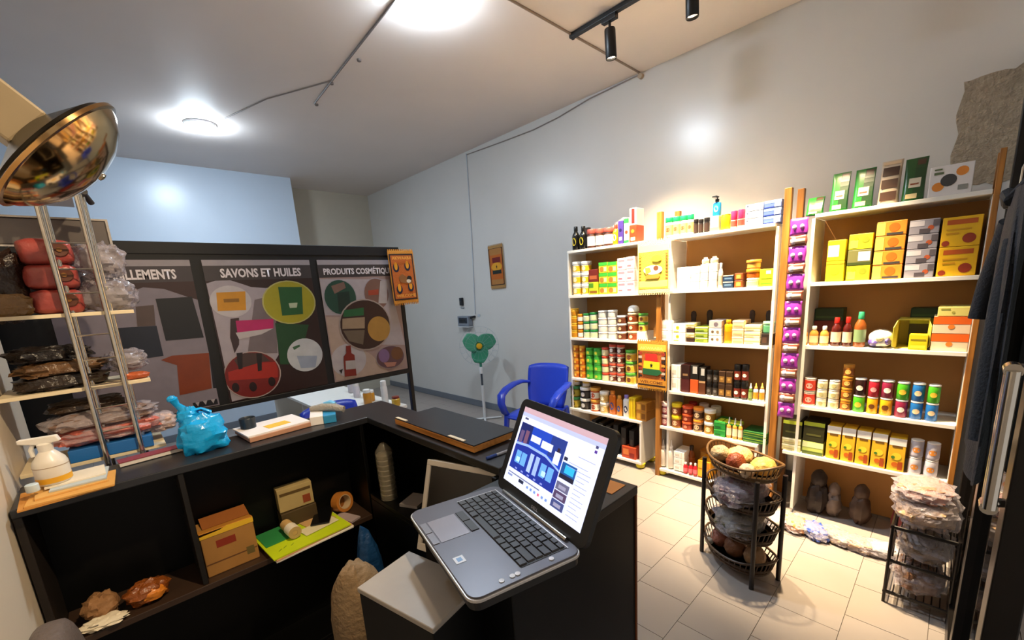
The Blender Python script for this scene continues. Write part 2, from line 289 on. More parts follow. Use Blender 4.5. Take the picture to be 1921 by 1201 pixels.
# ------------------------------------------------------------------ the room
CEIL = 3.1; WX = 3.39; SHX = 2.897
PAINT = M('#cfcdc9', .28, var=.03, scale=3, bump=.05, bscale=5)
mb = MB().bb(WX, WX+.15, -1.2, 6.85, 0, CEIL, PAINT); o = struct(mb.done('wall_right'))
pl = MB()
ring = []
for k in range(40):                      # rough bare plaster patch with a ragged edge
    t = k/40*4; sd = int(t); q = t-sd; j = random.uniform(-.012, .012)
    y, z = [(.095-.33*q, 2.40), (-.235, 2.40-.52*q), (-.235+.33*q, 1.88), (.095, 1.88+.52*q)][sd]
    ring.append((WX-.004, y+j, z+random.uniform(-.012, .012)))
pl.prism(ring[::-1], (.006, 0, 0), M('#a89a86', .9, var=.3, scale=30, bump=.6, bscale=60)); pl.done('plaster_patch', o)
BW = M('#bccbdc', .3, var=.03, scale=3, bump=.05, bscale=5)
struct(MB().bb(-3.2, 2.085, 6.19, 6.34, 0, CEIL, BW).done('wall_back'))
struct(MB().bb(2.085, WX, 6.70, 6.85, 0, CEIL, M('#b9b3a4', .5, var=.03)).done('wall_recess'))
struct(MB().bb(1.935, 2.085, 6.34, 6.85, 0, CEIL, M('#b9b3a4', .5, var=.03)).done('wall_recess_side'))
struct(MB().bb(-.435, -.285, -1.2, 2.40, 0, CEIL, M('#d8cbb8', .5, var=.04, scale=4)).done('wall_left'))
struct(MB().bb(-3.35, -3.2, 2.4, 6.34, 0, CEIL, PAINT).done('wall_far_left'))
struct(MB().bb(-3.35, -.435, 2.25, 2.40, 0, CEIL, PAINT).done('wall_return'))
struct(MB().bb(-3.35, WX+.15, -1.2, 6.85, CEIL, CEIL+.1, M('#e2d8d2', .6, var=.04, scale=2, bump=.04, bscale=6)).done('ceiling'))
BASE = M('#6c727c', .35, var=.05)
struct(MB().bb(WX-.012, WX, -.1, 6.70, .001, .085, BASE).done('baseboard_right', bevel=.003))
struct(MB().bb(-3.2, 2.085, 6.178, 6.19, .001, .085, BASE).done('baseboard_back', bevel=.003))

# floor: a screed, single tiles near the camera, the far tiles joined
TILE = M('#9c938d', .3, var=.05, scale=5); GROUT = M('#6f6761', .8)
floor = struct(MB().bb(-3.35, WX+.15, -1.2, 6.85, -.06, -.004, GROUT).done('floor'))
t_me = MB().box((0,0,-.002), (.2575, .2575, .0041), TILE).mesh('tile')
far = MB(); rows = 0
for j in range(-5, 26):
    y = -.06+.26*j+.13
    if y > 6.68: break
    for i in range(-18, 14):
        x = 1.465+.13+.26*i+(.13 if j % 2 == 0 else 0)
        x1 = min(x+.12875, WX-.0125)
        if x1-x < -.1 or x < -3.2: continue
        if x1 < x+.128:
            far.bb(x-.12875, x1, y-.12875, y+.12875, -.004, 0, TILE); continue
        if x > .9 and -.5 < y < 4.6:
            t = mk('tile', t_me, floor, (x, y, random.uniform(-.0004, .0004)))
        else: far.box((x, y, -.002), (.2575, .2575, .004), TILE)
far.done('tile_field', floor, kind='stuff')

# ------------------------------------------------------------------ ceiling fittings
LED_D = M('#ffffff', .5, var=0, emit=1.0)
def led(x, y, label, r=.115):
    t = thing('ceiling_lamp', label, 'ceiling lamp', (x, y, CEIL))
    MB().lathe([(r+.008,0),(r+.010,-.012),(r+.004,-.022)], M('#e8e8ea', .4), 32).done('trim_ring', t)
    em = bpy.data.materials.new('lamp_diffuser'); em.use_nodes = True
    b = em.node_tree.nodes['Principled BSDF']; b.inputs['Base Color'].default_value = (.9,.9,.9,1)
    nz = em.node_tree.nodes.new('ShaderNodeTexNoise'); nz.inputs['Scale'].default_value = 1
    b.inputs['Emission Color'].default_value = (.75, .88, 1.0, 1); b.inputs['Emission Strength'].default_value = LED_POWER
    MB().lathe([(r,-.020),(r*.97,-.042),(r*.7,-.058),(.001,-.064)], em, 32).done('diffuser', t)
    return t
led(.93, 4.79, 'round white ceiling lamp glowing at the far left, near the back wall')
led(1.60, 2.19, 'round white ceiling lamp glowing at the top edge, nearest overhead')
CABLE = M('#8f8580', .6)
def cable(name, pts, r, label, mat=CABLE):
    return tag(MB().tube(pts, r, mat, 6).done(name), label, 'cable')
cable('ceiling_cable', [(1.47,2.2,CEIL-.006),(1.475,2.306,CEIL-.006),(1.53,3.2,CEIL-.006),(1.573,3.83,CEIL-.006)], .006, 'dark cable along the ceiling from the overhead lamp to a loose end', M('#7a706c', .6))
cable('ceiling_cable', [(1.542,3.38,CEIL-.006),(1.25,3.95,CEIL-.006),(1.03,4.66,CEIL-.006)], .004, 'thin cable branching across the ceiling to the far lamp')
for p in ((1.56,3.0),(1.535,3.42),(1.573,3.84)):
    tag(MB().lathe([(.014,0),(.014,-.012),(.006,-.016)], M('#6a605c', .6), 10).done('cable_clip', None, (p[0]+.02, p[1], CEIL)), 'small ceiling cable clip beside the dark cable, '+{3.0:'nearest the overhead lamp',3.42:'at the branching',3.84:'at the loose end'}[p[1]], 'clip')
cable('ceiling_conduit', [(1.3,1.93,CEIL-.007),(1.969,1.918,CEIL-.007),(3.372,1.906,CEIL-.007)], .007, 'tan conduit crossing the ceiling to the right wall', M('#8f7d70', .6))
cable('wall_cable', [(3.380,1.91,3.085),(3.382,2.05,3.085),(3.382,2.392,3.075),(3.382,2.75,3.035),(3.382,3.06,3.022),(3.382,3.5,3.035),(3.382,4.12,3.062)], .005, 'thin grey cable drooping along the top of the right wall')
cable('wall_conduit', [(3.383,4.13,3.075),(3.383,4.15,2.2),(3.383,4.20,1.22)], .006, 'pale vertical conduit down the right wall to the meter box', M('#b4bcc6', .5))
tag(MB().lathe([(.02,0),(.02,.03),(.008,.036)], M('#b9a48c', .6), 12, m4=Matrix.Rotation(R(-90),4,'Y')).done('wall_cable_clip', None, (WX, 1.9, 3.07)), 'small clip where the ceiling conduit meets the right wall', 'clip')

TRK = M('#121214', .4, .3)
trk = thing('track_rail', 'black spotlight track fixed under the ceiling', 'track', (2.53, 1.2, CEIL))
MB().box((0,-.05,-.014), (.034, 1.52, .028), TRK).done('rail', trk, bevel=.003)
MB().box((0,.715,-.014), (.038, .016, .03), TRK).done('end_cap', trk)
def spot(y, aim, label, tilt=0.0, power=SPOT_POWER, size=68, blend=.7):
    t = thing('track_spotlight', label, 'spotlight', (2.53, y, CEIL-.028), 0, 'spotlights on the black ceiling track')
    MB().bb(-.017,.017,-.05,.05,-.028,0,TRK).done('adapter', t, bevel=.003)
    MB().tube([(0,0,-.026),(0,0,-.07)], .008, TRK).done('stem', t)
    d = (Vector(aim)-Vector((2.53, y, CEIL-.13))).normalized()
    dv = Vector((d.x*.25, d.y*.25, -1)).normalized()
    m4 = Vector((0,0,-1)).rotation_difference(dv).to_matrix().to_4x4()
    MB().lathe([(.031,-.005),(.033,-.012),(.033,-.162),(.031,-.165),(.029,-.160),(.029,-.150)], TRK, 24, (0,0,-.06), m4=m4).done('housing', t)
    em = M('#ffe9c8', .5, var=0, emit=9.0)
    MB().lathe([(.0005,-.148),(.028,-.150)], em, 20, (0,0,-.06), m4=m4).done('lens', t)
    L = bpy.data.lights.new('spot_beam', 'SPOT'); L.energy = power; L.color = SPOT_COLOR; L.spot_size = R(size); L.spot_blend = blend; L.shadow_soft_size = .03
    lo = bpy.data.objects.new('spot_beam', L); COL.objects.link(lo); lo.parent = t
    p = Vector((0,0,-.06))+dv*.185; lo.location = p
    lo.rotation_euler = (Vector(aim)-(Vector(t.location)+p)).to_track_quat('-Z','Y').to_euler()
    return t
spot(1.63, (3.02, 1.58, 1.25), 'black cylinder spotlight at the far end of the track', power=SPOT_POWER*.7, size=74, blend=1.0)
spot(1.13, (3.0, 1.0, .7), 'black cylinder spotlight cut off by the top edge', power=SPOT_POWER*.9, size=70, blend=1.0)
spot(.60, (2.78, .36, .15), 'black cylinder spotlight on the near half of the track, above the picture', power=SPOT_POWER*1.0, size=46, blend=.8)

trk2 = thing('track_rail', 'black spotlight track overhead at the near left, above the picture', 'track', (.75, .15, CEIL))
MB().box((0,-.05,-.014), (.034, 1.0, .028), TRK).done('rail', trk2, bevel=.003)
def spot2(): 
    t = spot(.30, (-.25, 1.75, .75), 'black cylinder spotlight on the near left track, aimed at the counter end', power=SPOT_POWER*.24, size=70)
    t.location.x = .75
    l = [c for c in t.children if c.type == 'LIGHT'][0]; l.rotation_euler = (Vector((-.28,1.7,1.15))-(Vector(t.location)+l.location)).to_track_quat('-Z','Y').to_euler()
spot2()

# ------------------------------------------------------------------ shelf units along the right wall
KRAFT = M('#c08c50', .7, var=.06, scale=5)
YEL = M('#e0d02a', .5)
def unit(nm, y0, y1, zs, posts, low, lowy=None):
    t = thing('shelving_unit', {'far':'far white shelving unit, loaded with tubs and jars, beside the blue chair','middle':'middle white shelving unit between the two hanging cloths and the purple sachets','near':'near white shelving unit, with green pouches on top, by the glass door'}[nm], 'shelving unit', (SHX, (y0+y1)/2, 0), 0, 'white shelving units on the right wall')
    c = (y0+y1)/2
    for k, z in enumerate(zs):
        a, b, fx = y0, y1, 0
        if k >= 4 and lowy: a, b = lowy
        MB().bb(fx, .262, a-c, b-c, z-.010, z+.010, WHITE).done('shelf', t, bevel=.002)
    zb = 0.02 if low else .0
    MB().bb(.262, .268, y0-c, y1-c, zb+.02, zs[0]-.01, KRAFT).done('back_panel', t)
    for s, y in ((0, y0), (1, y1)):
        if nm == 'far' and s == 0: continue
        yy = y-c-(.0 if s else .016)
        MB().bb(.018, .262, yy, yy+.016, (.42 if low and s == 0 and nm == 'far' else .03), zs[0]-.011, WHITE).done('side_panel', t, bevel=.001)
    for y in posts:
        hw = .010 if nm == 'near' else .018
        if nm != 'far': MB().bb(-.002, .014 if nm == 'near' else .036, y-c-hw, y-c+hw, 0, 1.96, POST).done('post', t, bevel=.002)
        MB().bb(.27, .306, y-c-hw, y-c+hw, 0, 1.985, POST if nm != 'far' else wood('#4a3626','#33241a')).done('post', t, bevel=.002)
    if low:
        a, b = lowy or (y0, y1)
        for y in (a, b-.016):
            MB().bb(.004, .262, y-c, y-c+.016, .066, zs[4]-.010, WHITE).done('cabinet_side', t, bevel=.001)
        for y in (a+.03, b-.03):
            MB().lathe([(.018,0),(.034,.012),(.040,.044)], YEL, 14, (.045, y-c, 0)).done('foot', t)
            MB().lathe([(.018,0),(.034,.012),(.040,.044)], YEL, 14, (.22, y-c, 0)).done('foot', t)
    return t
SZ = {'far':[1.773,1.405,1.044,.688,.403,.055],'middle':[1.772,1.41,1.05,.684,.40,.055],'near':[1.788,1.42,1.063,.70,.40]}
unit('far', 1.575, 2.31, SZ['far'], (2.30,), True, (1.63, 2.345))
unit('middle', .775, 1.41, SZ['middle'], (.72, 1.49), True, (.80, 1.50))
unit('near', -.060, .585, SZ['near'], (-.073,), False, (-.060, .66))
# ------------------------------------------------------------------ goods on the shelves
ST = {}
def jar(n, desc, body, lid, band=None, emb=None, lr=1.05, lf=.26, cat='jar', bv=(.12,.62)): ST[n] = ('jar', desc, cat, body, lid, band, emb, lr, lf, bv)
def box(n, desc, col, pr=(), cat='box', dep=.15): ST[n] = ('box', desc, cat, col, pr, dep)
def bot(n, desc, body, cap, band=None, emb=None, form='bottle', cat='bottle', top=None): ST[n] = (form, desc, cat, body, cap, band, emb, top)
W = '#e9e6de'
bot('blackbot','black bottle with yellow oval label','#131210','#131210',None,'#d8c02a')
jar('rlidjar','brown jar with white label and red lid','#4a2a1c','#a5544a',W)
bot('ybottle','orange bottle with red cap','#e09a1c','#c9402e',None,'#efe6cc')
box('purplebox','purple carton','#4a3590',[('r',.2,.15,.8,.3,'#b9b4dc'),('c',.5,.6,.26,'#241c58')])
box('greenwhite','green and white carton','#e4e8dc',[('r',0,.82,1,1,'#2f9a48'),('c',.5,.45,.3,'#c9452c'),('r',0,0,1,.12,'#2f9a48')])
box('redbox','red carton','#d8401c',[('r',.15,.1,.8,.3,'#f1d9bc'),('c',.45,.65,.25,'#e9852c')])
box('redwhite','white packet with red stripe','#ece6e2',[('r',.3,.1,.75,.95,'#cf2a22')])
jar('ytub','white tub with yellow label',W,W,'#e0b020','#f2e8c0',lf=.3,cat='tub')
box('limebox','lime green carton','#b5c428',[('r',0,.55,.5,.9,'#4f8a22'),('r',.1,.1,.9,.3,'#8a5a1c')])
box('maroonbox','maroon carton','#6a1f16',[('r',.1,.2,.9,.5,'#a85a34')])
box('glidbox','yellow carton with green band','#d8c42c',[('r',0,.68,1,1,'#3fae3a'),('c',.35,.35,.25,'#a7762a'),('r',.6,.15,.92,.55,'#f0e4a0')])
box('pinkbox','white carton with pink print','#f0e6e6',[('r',.12,.68,.88,.84,'#d98a98'),('r',.12,.2,.6,.32,'#d0707e'),('r',.0,0,1,.05,'#d9a0a8')])
jar('yjar','amber yellow jar','#d29a1a','#dba722','#b87c14',None,lr=1.0,lf=.2)
jar('ojar','orange jar with white label','#c9741c','#d28c22',W)
jar('glidjar','white jar with green lid','#e6e4d2','#1f7a3c','#c8cfa8')
jar('whitetub','plain white tub',W,'#f2f0ec','#dcd8ce',cat='tub')
jar('brownjar','brown jar with white lid','#7a4426','#eeeae4','#5c2f1c','#d8b48a')
jar('orangejar','copper jar with cream lid','#b8602a','#e8cfa8','#8a3f1c','#f0d9b0')
ST['roundwhite'] = ('ball','round white pot','pot','#f2efe8')
box('whitebox','plain white carton','#efece6',[('r',.1,.1,.9,.2,'#d8d2c8')])
jar('glidyellow','pale yellow jar with green lid','#e2d68c','#58a838','#e8b83c','#6a3c22')
jar('otin','orange tin','#d98a1e','#e0a030','#b85c14','#f0c04a',lr=1.0,lf=.12,cat='tin')
jar('gcan','bright green can','#2f8f2c','#3fa338','#58b23c','#c8c83c',lr=1.0,lf=.12,cat='can')
jar('creamjar','cream jar with red lid','#e8d8ac','#c8452c','#ead9a8',None)
jar('choco','brown and white jar','#d8c8b4','#c9503a','#5a2f22','#e9dccb')
jar('dkyellow','dark yellow tub with green lid','#7a6a1c','#2f7a44','#a8962c','#39300e',cat='tub')
jar('smally','small yellow jar','#d8b030','#e0bc48',W)
jar('blackwhite','black tub with white lid','#1d1a18','#ece8e0','#3b3632','#d8d2c8',cat='tub')
jar('oranget','orange tub','#c8581c','#d89a3a','#e4ddcc','#b84a1c',cat='tub')
jar('creamt','cream tub with white lid','#e4cf9c','#f2eee4','#c9a45a','#f0e2c0',cat='tub')
bot('obottle','orange lotion bottle','#d06a1c','#d8802a',None,'#2c4a86','flatbottle')
bot('oslim','slim orange bottle','#dc8426','#e09a3c',None,'#2c4a86','flatbottle')
bot('wpurple','white bottle with purple cap','#ece8e6','#8a78c4',None,'#23355a','flatbottle')
box('yellowbox','bright yellow carton','#e8c51c',[('r',.18,.05,.26,.95,'#b88a12'),('r',.6,.05,.66,.95,'#c99a14')])
box('goldpack','golden brown packet','#b87a20',[('r',.1,.2,.45,.8,'#d9a53c'),('r',.55,.2,.9,.8,'#8a5514')],cat='packet')
box('redpack','red and orange packet','#b8401c',[('r',.1,.3,.5,.8,'#d97a3a'),('r',.55,.1,.9,.5,'#8a1f14')],cat='packet')
jar('greenlid','white jar with green lid',W,'#149a58','#c9a06a','#6a4a2c',lf=.24)
jar('blackjar','black jar','#1a1412','#120f10','#33241e',None)
box('greybox','grey carton','#aab0bc',[('r',0,0,1,.25,'#c9806a')])
bot('bluepump','blue pump bottle with black pump','#1f78b8','#10141c',None,'#5aa8d8','pump')
jar('yellowcan','bright yellow can','#e6cf10','#d9c832',None,None,lr=1.0,lf=.06,cat='can')
jar('pinkjar','pink-lidded jar','#e6b8a8','#d82a5c','#c9463a',None,lf=.5)
box('toothw','white toothpaste carton','#eceef2',[('r',.05,.1,.7,.22,'#a8b0c4'),('c',.12,.75,.1,'#39405c')],dep=.12)
box('toothb','blue and white toothpaste carton','#5a74c0',[('r',0,.62,1,.95,'#8ab4e4'),('r',.6,.1,.95,.9,'#dfe4f2'),('r',0,.0,.6,.15,'#20358f')],dep=.12)
box('whitecarton','white carton','#efede8',[('r',.15,.3,.55,.6,'#d4ccc0'),('r',.7,.1,.8,.9,'#e0dad0')])
bot('wbottle','small white bottle',W,'#f0eee8','#b8a890',None)
box('navybox','navy carton','#1c3352',[('r',.15,.35,.85,.6,'#5a7898'),('r',0,.85,1,1,'#d9d2b8')])
box('brownorange','brown and orange carton','#7a3f16',[('r',.2,.2,.8,.8,'#d88a34'),('c',.5,.5,.22,'#e8b45c')])
jar('whitejar','white jar','#e6e2cc','#efebdc','#c9c08a',None,lr=1.0)
jar('orangepot','round orange pot','#c86a1c','#d98a2c','#b85414',None,lr=1.12,lf=.4,cat='pot')
jar('pot2','round amber pot with dark lid','#c8701c','#d8923a','#e0a348',None,lr=1.15,lf=.35,cat='pot')
box('limecarton','lime yellow carton','#bcd01c',[('r',.1,.12,.9,.2,'#5a8a1c'),('r',.45,.7,.8,.9,'#e8ecb0'),('r',.1,.45,.9,.5,'#8aa81c')])
box('yflower','white carton with yellow flower','#efece6',[('c',.4,.55,.2,'#e0c232'),('c',.4,.55,.08,'#8a8a2c'),('r',.1,.05,.5,.18,'#d8cf5a')])
box('dkbrownbox','dark brown carton','#2e1810',[('r',0,.85,1,1,'#8a6a2c')])
box('creambox','cream carton','#ecd9b0',[('r',0,.45,1,.6,'#e0b070'),('r',.1,.15,.6,.3,'#c8a878')])
box('greenbox','olive green carton','#94a83a',[('r',0,.75,1,.92,'#dfe2c0'),('r',.1,.2,.7,.4,'#5c7a20')])
box('ornate','white carton with dark ornament','#e8e2d4',[('c',.3,.5,.18,'#6a5a48'),('c',.7,.5,.18,'#8a765c')])
box('greyprint','grey printed carton','#bdb2b2',[('c',.55,.5,.28,'#6f6670')])
bot('goldbottle','golden yellow bottle','#dc9c10','#d09412','#c07c0c',None,'flatbottle')
box('peachbox','peach carton','#e8c49a',[('r',0,.75,1,.9,'#f0dcc0'),('r',.1,.2,.9,.4,'#d8a070')])
box('blackglass','black carton','#241a16',[('r',.1,.2,.5,.7,'#4a352a'),('r',.9,0,1,1,'#c9a45c')])
jar('greenjar','pale green jar','#6aa880','#8ac09a','#4a8a62',None)
ST['comb'] = ('comb','tall dark wooden handle behind the cartons','handle','#2c1710')
box('brownmaroon','maroon carton','#4a1a1a',[('r',0,.5,1,1,'#2c1712'),('r',.2,.6,.8,.68,'#8a6a4a')])
box('orangebox','orange carton','#cf5420',[])
box('blackbox','black carton','#17130f',[('r',.3,.4,.85,.92,'#b9b8b4')])
box('brownbox','brown carton','#5a3018',[('r',0,.85,1,1,'#b8926a')])
jar('blackbrown','black jar with grey label','#17120f','#100e0d','#3a332e','#6f6a66')
box('browngold','brown and gold carton','#3a2412',[('r',.15,.15,.9,.6,'#8a6430'),('c',.5,.4,.2,'#b08a4a')])
jar('blackred','black jar with red and white label','#140e0c','#0e0c0c','#6a2416','#e8ddd0',lf=.3)
bot('sprayg','small green and white spray bottle','#4f6a2c','#ece8dc','#8aa05a',None,'nozzle')
bot('sprayo','small blue and orange spray bottle','#a8b8c8','#e8a040','#d8902c',None,'nozzle')
jar('pinktub','pink-lidded tub','#7a2430','#f0d0cc','#b8606a','#e8c4b8',cat='tub',lf=.3)
jar('yellowtub','brown tub with yellow lid','#a87a1c','#ecd01c','#8a3f1c','#d8b890',cat='tub',lf=.3)
jar('oredtub','orange red tub','#b8401c','#e2562a','#8a2c14','#d88a6a',cat='tub',lf=.3)
jar('obrown','brown tub with orange lid','#c89a6a','#f0922a','#4a3020','#d8b890',cat='tub',lf=.22)
jar('whitegold','gold tub with white lid','#c8923a','#f2efe8','#9a6a22','#e8d0a0',cat='tub',lf=.3)
box('gpack','green carton','#1c8a34',[('r',0,.75,1,.9,'#48b04c'),('r',.1,.15,.6,.35,'#0f5a22')])
bot('nozzle','orange bottle with white nozzle','#dc9440','#f2eee4','#e8d8b8',None,'nozzle')
box('gdark','dark green soap carton row','#1f5a22',[('r',0,.6,1,.72,'#8aa83a'),('r',0,.2,1,.3,'#6a8a2c')])
jar('redlid','red-lidded jar','#a83a2c','#c01f1c',None,None,lf=.35)
jar('pinkw','pink and white jar','#e8c0b8','#f0dcd8',None,None,lf=.35)
bot('wnozzle','tall white bottle with pointed nozzle','#ece4d8','#f4f1ec',None,None,'nozzle')
bot('brownbottle','brown bottle with dark cap','#8a4a1c','#2c1c14','#a85c22',None)
bot('redmini','small red bottle with white cap','#c8202c','#f0e8e4','#e8707a',None)
box('orangepack','orange yellow packet','#e09a12',[('r',.05,.1,.6,.9,'#f0b024'),('r',.65,.2,.95,.8,'#c87a0c')],cat='packet')
ST['pouch'] = ('pouch','green stand-up pouch','pouch','#257a2a')
ST['pouchs'] = ('pouch','small green stand-up pouch','pouch','#258a2e')
ST['pouchb'] = ('pouch','white pouch with brown prints','pouch','#c9b49a')
ST['pouchd'] = ('pouch','tall dark green pouch','pouch','#1c4f20')
box('slicebox','white carton with orange slices and dark round emblem','#dcd6d4',[('c',.22,.32,.15,'#d88432'),('c',.74,.74,.15,'#d88432'),('c',.45,.5,.2,'#3c3d40'),('r',.68,.14,.9,.3,'#8a8a84'),('r',.1,.72,.32,.8,'#5c6a4a'),('r',.1,.86,.28,.91,'#5c6a4a')],dep=.10)
box('yellowp','yellow carton with pineapple print','#e0cc1c',[('c',.5,.5,.25,'#a89a1c'),('r',0,.85,1,1,'#dca01c')])
box('yelloww','yellow carton with white panel','#e0bc14',[('r',.05,.2,.65,.75,'#ece8dc')])
box('limep','lime carton with green leaves','#ccc822',[('c',.7,.6,.2,'#8a9420'),('r',.05,.1,.4,.6,'#e4e04a'),('c',.3,.7,.12,'#9aa41c')])
box('olivew','olive carton with white panel','#6a6a3c',[('r',.45,.25,.95,.85,'#dcd6cc'),('r',0,0,1,.18,'#38441c')])
box('orangemango','orange carton with fruit print','#e08a28',[('c',.6,.55,.3,'#e8661a'),('r',.0,.05,.3,.9,'#eec058'),('r',.35,.05,.9,.2,'#3c3a38')])
box('greychoc','grey carton with brown fruit print','#8f8c98',[('r',.0,.55,.5,.9,'#c4c0c8'),('c',.72,.4,.16,'#a8502c'),('r',.35,.05,.7,.35,'#4a444c'),('r',.78,.5,1,.9,'#5a545c')])
box('yellowbig','large yellow carton with red lettering band','#e2b012',[('r',.12,.74,.88,.9,'#b8541a'),('c',.72,.26,.17,'#94341a'),('c',.14,.12,.1,'#94341a'),('r',.12,.55,.75,.6,'#c48c12'),('r',.12,.42,.45,.47,'#c48c12')])
bot('amberw','small amber bottle with white cap','#c8843a','#efeae0','#e8cfa0',None)
bot('sauce','dark red sauce bottle with red cap','#4a140e','#d8241c','#e0c8a8',None)
bot('amberg','amber bottle with green cap','#8a4a1c','#3aa878','#7c9468',None)
ST['pillow'] = ('pillow','puffed white packet with purple print','packet','#e6e2da')
ST['opencarton'] = ('opencarton','open yellow display carton','carton','#cfc14a')
ST['yellowpack'] = ('box','yellow packet inside the open carton','packet','#d8c414',[('r',.1,.6,.9,.7,'#8a7c1c'),('r',.1,.1,.9,.3,'#e8d83c')],.05)
box('orangecream','orange and cream carton','#e6cfb0',[('r',0,.55,1,1,'#e2641c'),('c',.5,.4,.14,'#e08030')])
box('paleyellow','pale yellow soap carton','#d8cc74',[('r',.1,.65,.4,.8,'#8a8a3a'),('c',.5,.4,.13,'#a8a04a')])
box('dkgreenbox','dark green carton at the back','#1f3a1c',[('r',.05,.2,.95,.35,'#3a5a2c')])
jar('redcan','white can with red label','#ece6de','#e8d8cc','#d8402c','#e8c0b0',lr=1.0,lf=.1,cat='can',bv=(.1,.9))
jar('creamcan','cream can','#e6e0c4','#f0ece0','#d8d0a8','#b8b078',lr=1.0,lf=.12,cat='can')
jar('goldjar','gold jar','#b8741a','#c98a2c','#8a4c12','#e0b060',lr=1.0,lf=.25)
for n, c, c2 in (('green','#4cae24','#e0b83a'),('black','#2c1410','#e8dccc'),('yellow','#e0a818','#6a3c14'),('red','#b82434','#e0a0a0'),('maroon','#8a2444','#e8e0d8'),('blue','#2068b0','#e0c8a0')):
    jar('c'+n, {'green':'light green','black':'dark brown','yellow':'yellow','red':'red','maroon':'maroon','blue':'blue'}[n]+' drink can with round emblem', c, '#e4e0dc', None, c2, lr=1.0, lf=.10, cat='can')
jar('ctall','tall pale lilac can with orange print','#c4c0cc','#ece6de','#b8b4c4','#d88a3a',lr=1.0,lf=.07,cat='can')
box('creamthin','cream soap carton','#e0dca0',[('r',0,.7,1,.95,'#f0ecd0'),('r',.1,.2,.7,.4,'#b8a878')])
box('dkolive','dark olive carton','#2f2f12',[('r',0,.8,1,1,'#b8c83c'),('r',.15,.3,.85,.4,'#5a5a2c')])
box('palegreen','pale lime carton','#c4d46a',[('r',0,.55,1,.95,'#e2ecb0'),('r',0,0,1,.25,'#5a6a2c')])
box('juice','yellow juice carton with white top','#e6b428',[('r',0,.78,1,1,'#f2f0ec'),('r',.2,.72,.8,.78,'#6a4a1c'),('c',.5,.45,.3,'#ecd23a'),('c',.45,.2,.2,'#c8641c'),('r',.62,.05,.9,.3,'#a8481a'),('c',.3,.42,.12,'#4a7a2c')],dep=.10)

_mc = {}
def cached(key, fn):
    k = tuple(round(q, 3) if isinstance(q, float) else q for q in key)
    if k not in _mc: _mc[k] = fn()
    return _mc[k]
def disc_on_cyl(mb, r, zc, rad, mat, n=14):
    pts = [(0,0)]+[(rad*math.cos(2*math.pi*k/n), rad*math.sin(2*math.pi*k/n)) for k in range(n)]
    vs = [((r+.0012)*math.sin(u/r), -(r+.0012)*math.cos(u/r), zc+v) for u, v in pts]
    mb.add(vs, [(0, 1+k, 1+(k+1) % n) for k in range(n)], mat, True)
def print_face(mb, w, h, y, pr):
    for k, q in enumerate(pr):
        e = .0008+.0003*k
        if q[0] == 'r':
            _, u0, v0, u1, v1, c = q
            mb.add([(w*(u0-.5), y-e, h*v0), (w*(u1-.5), y-e, h*v0), (w*(u1-.5), y-e, h*v1), (w*(u0-.5), y-e, h*v1)], [(0,1,2,3)], M(c, .4, var=.04))
        else:
            _, u, v, rr, c = q; rr *= min(w, h)*1.0
            mb.add([(w*(u-.5)+rr*math.cos(2*math.pi*a/16), y-e, h*v+rr*math.sin(2*math.pi*a/16)) for a in range(16)], [tuple(range(16))], M(c, .4, var=.04))
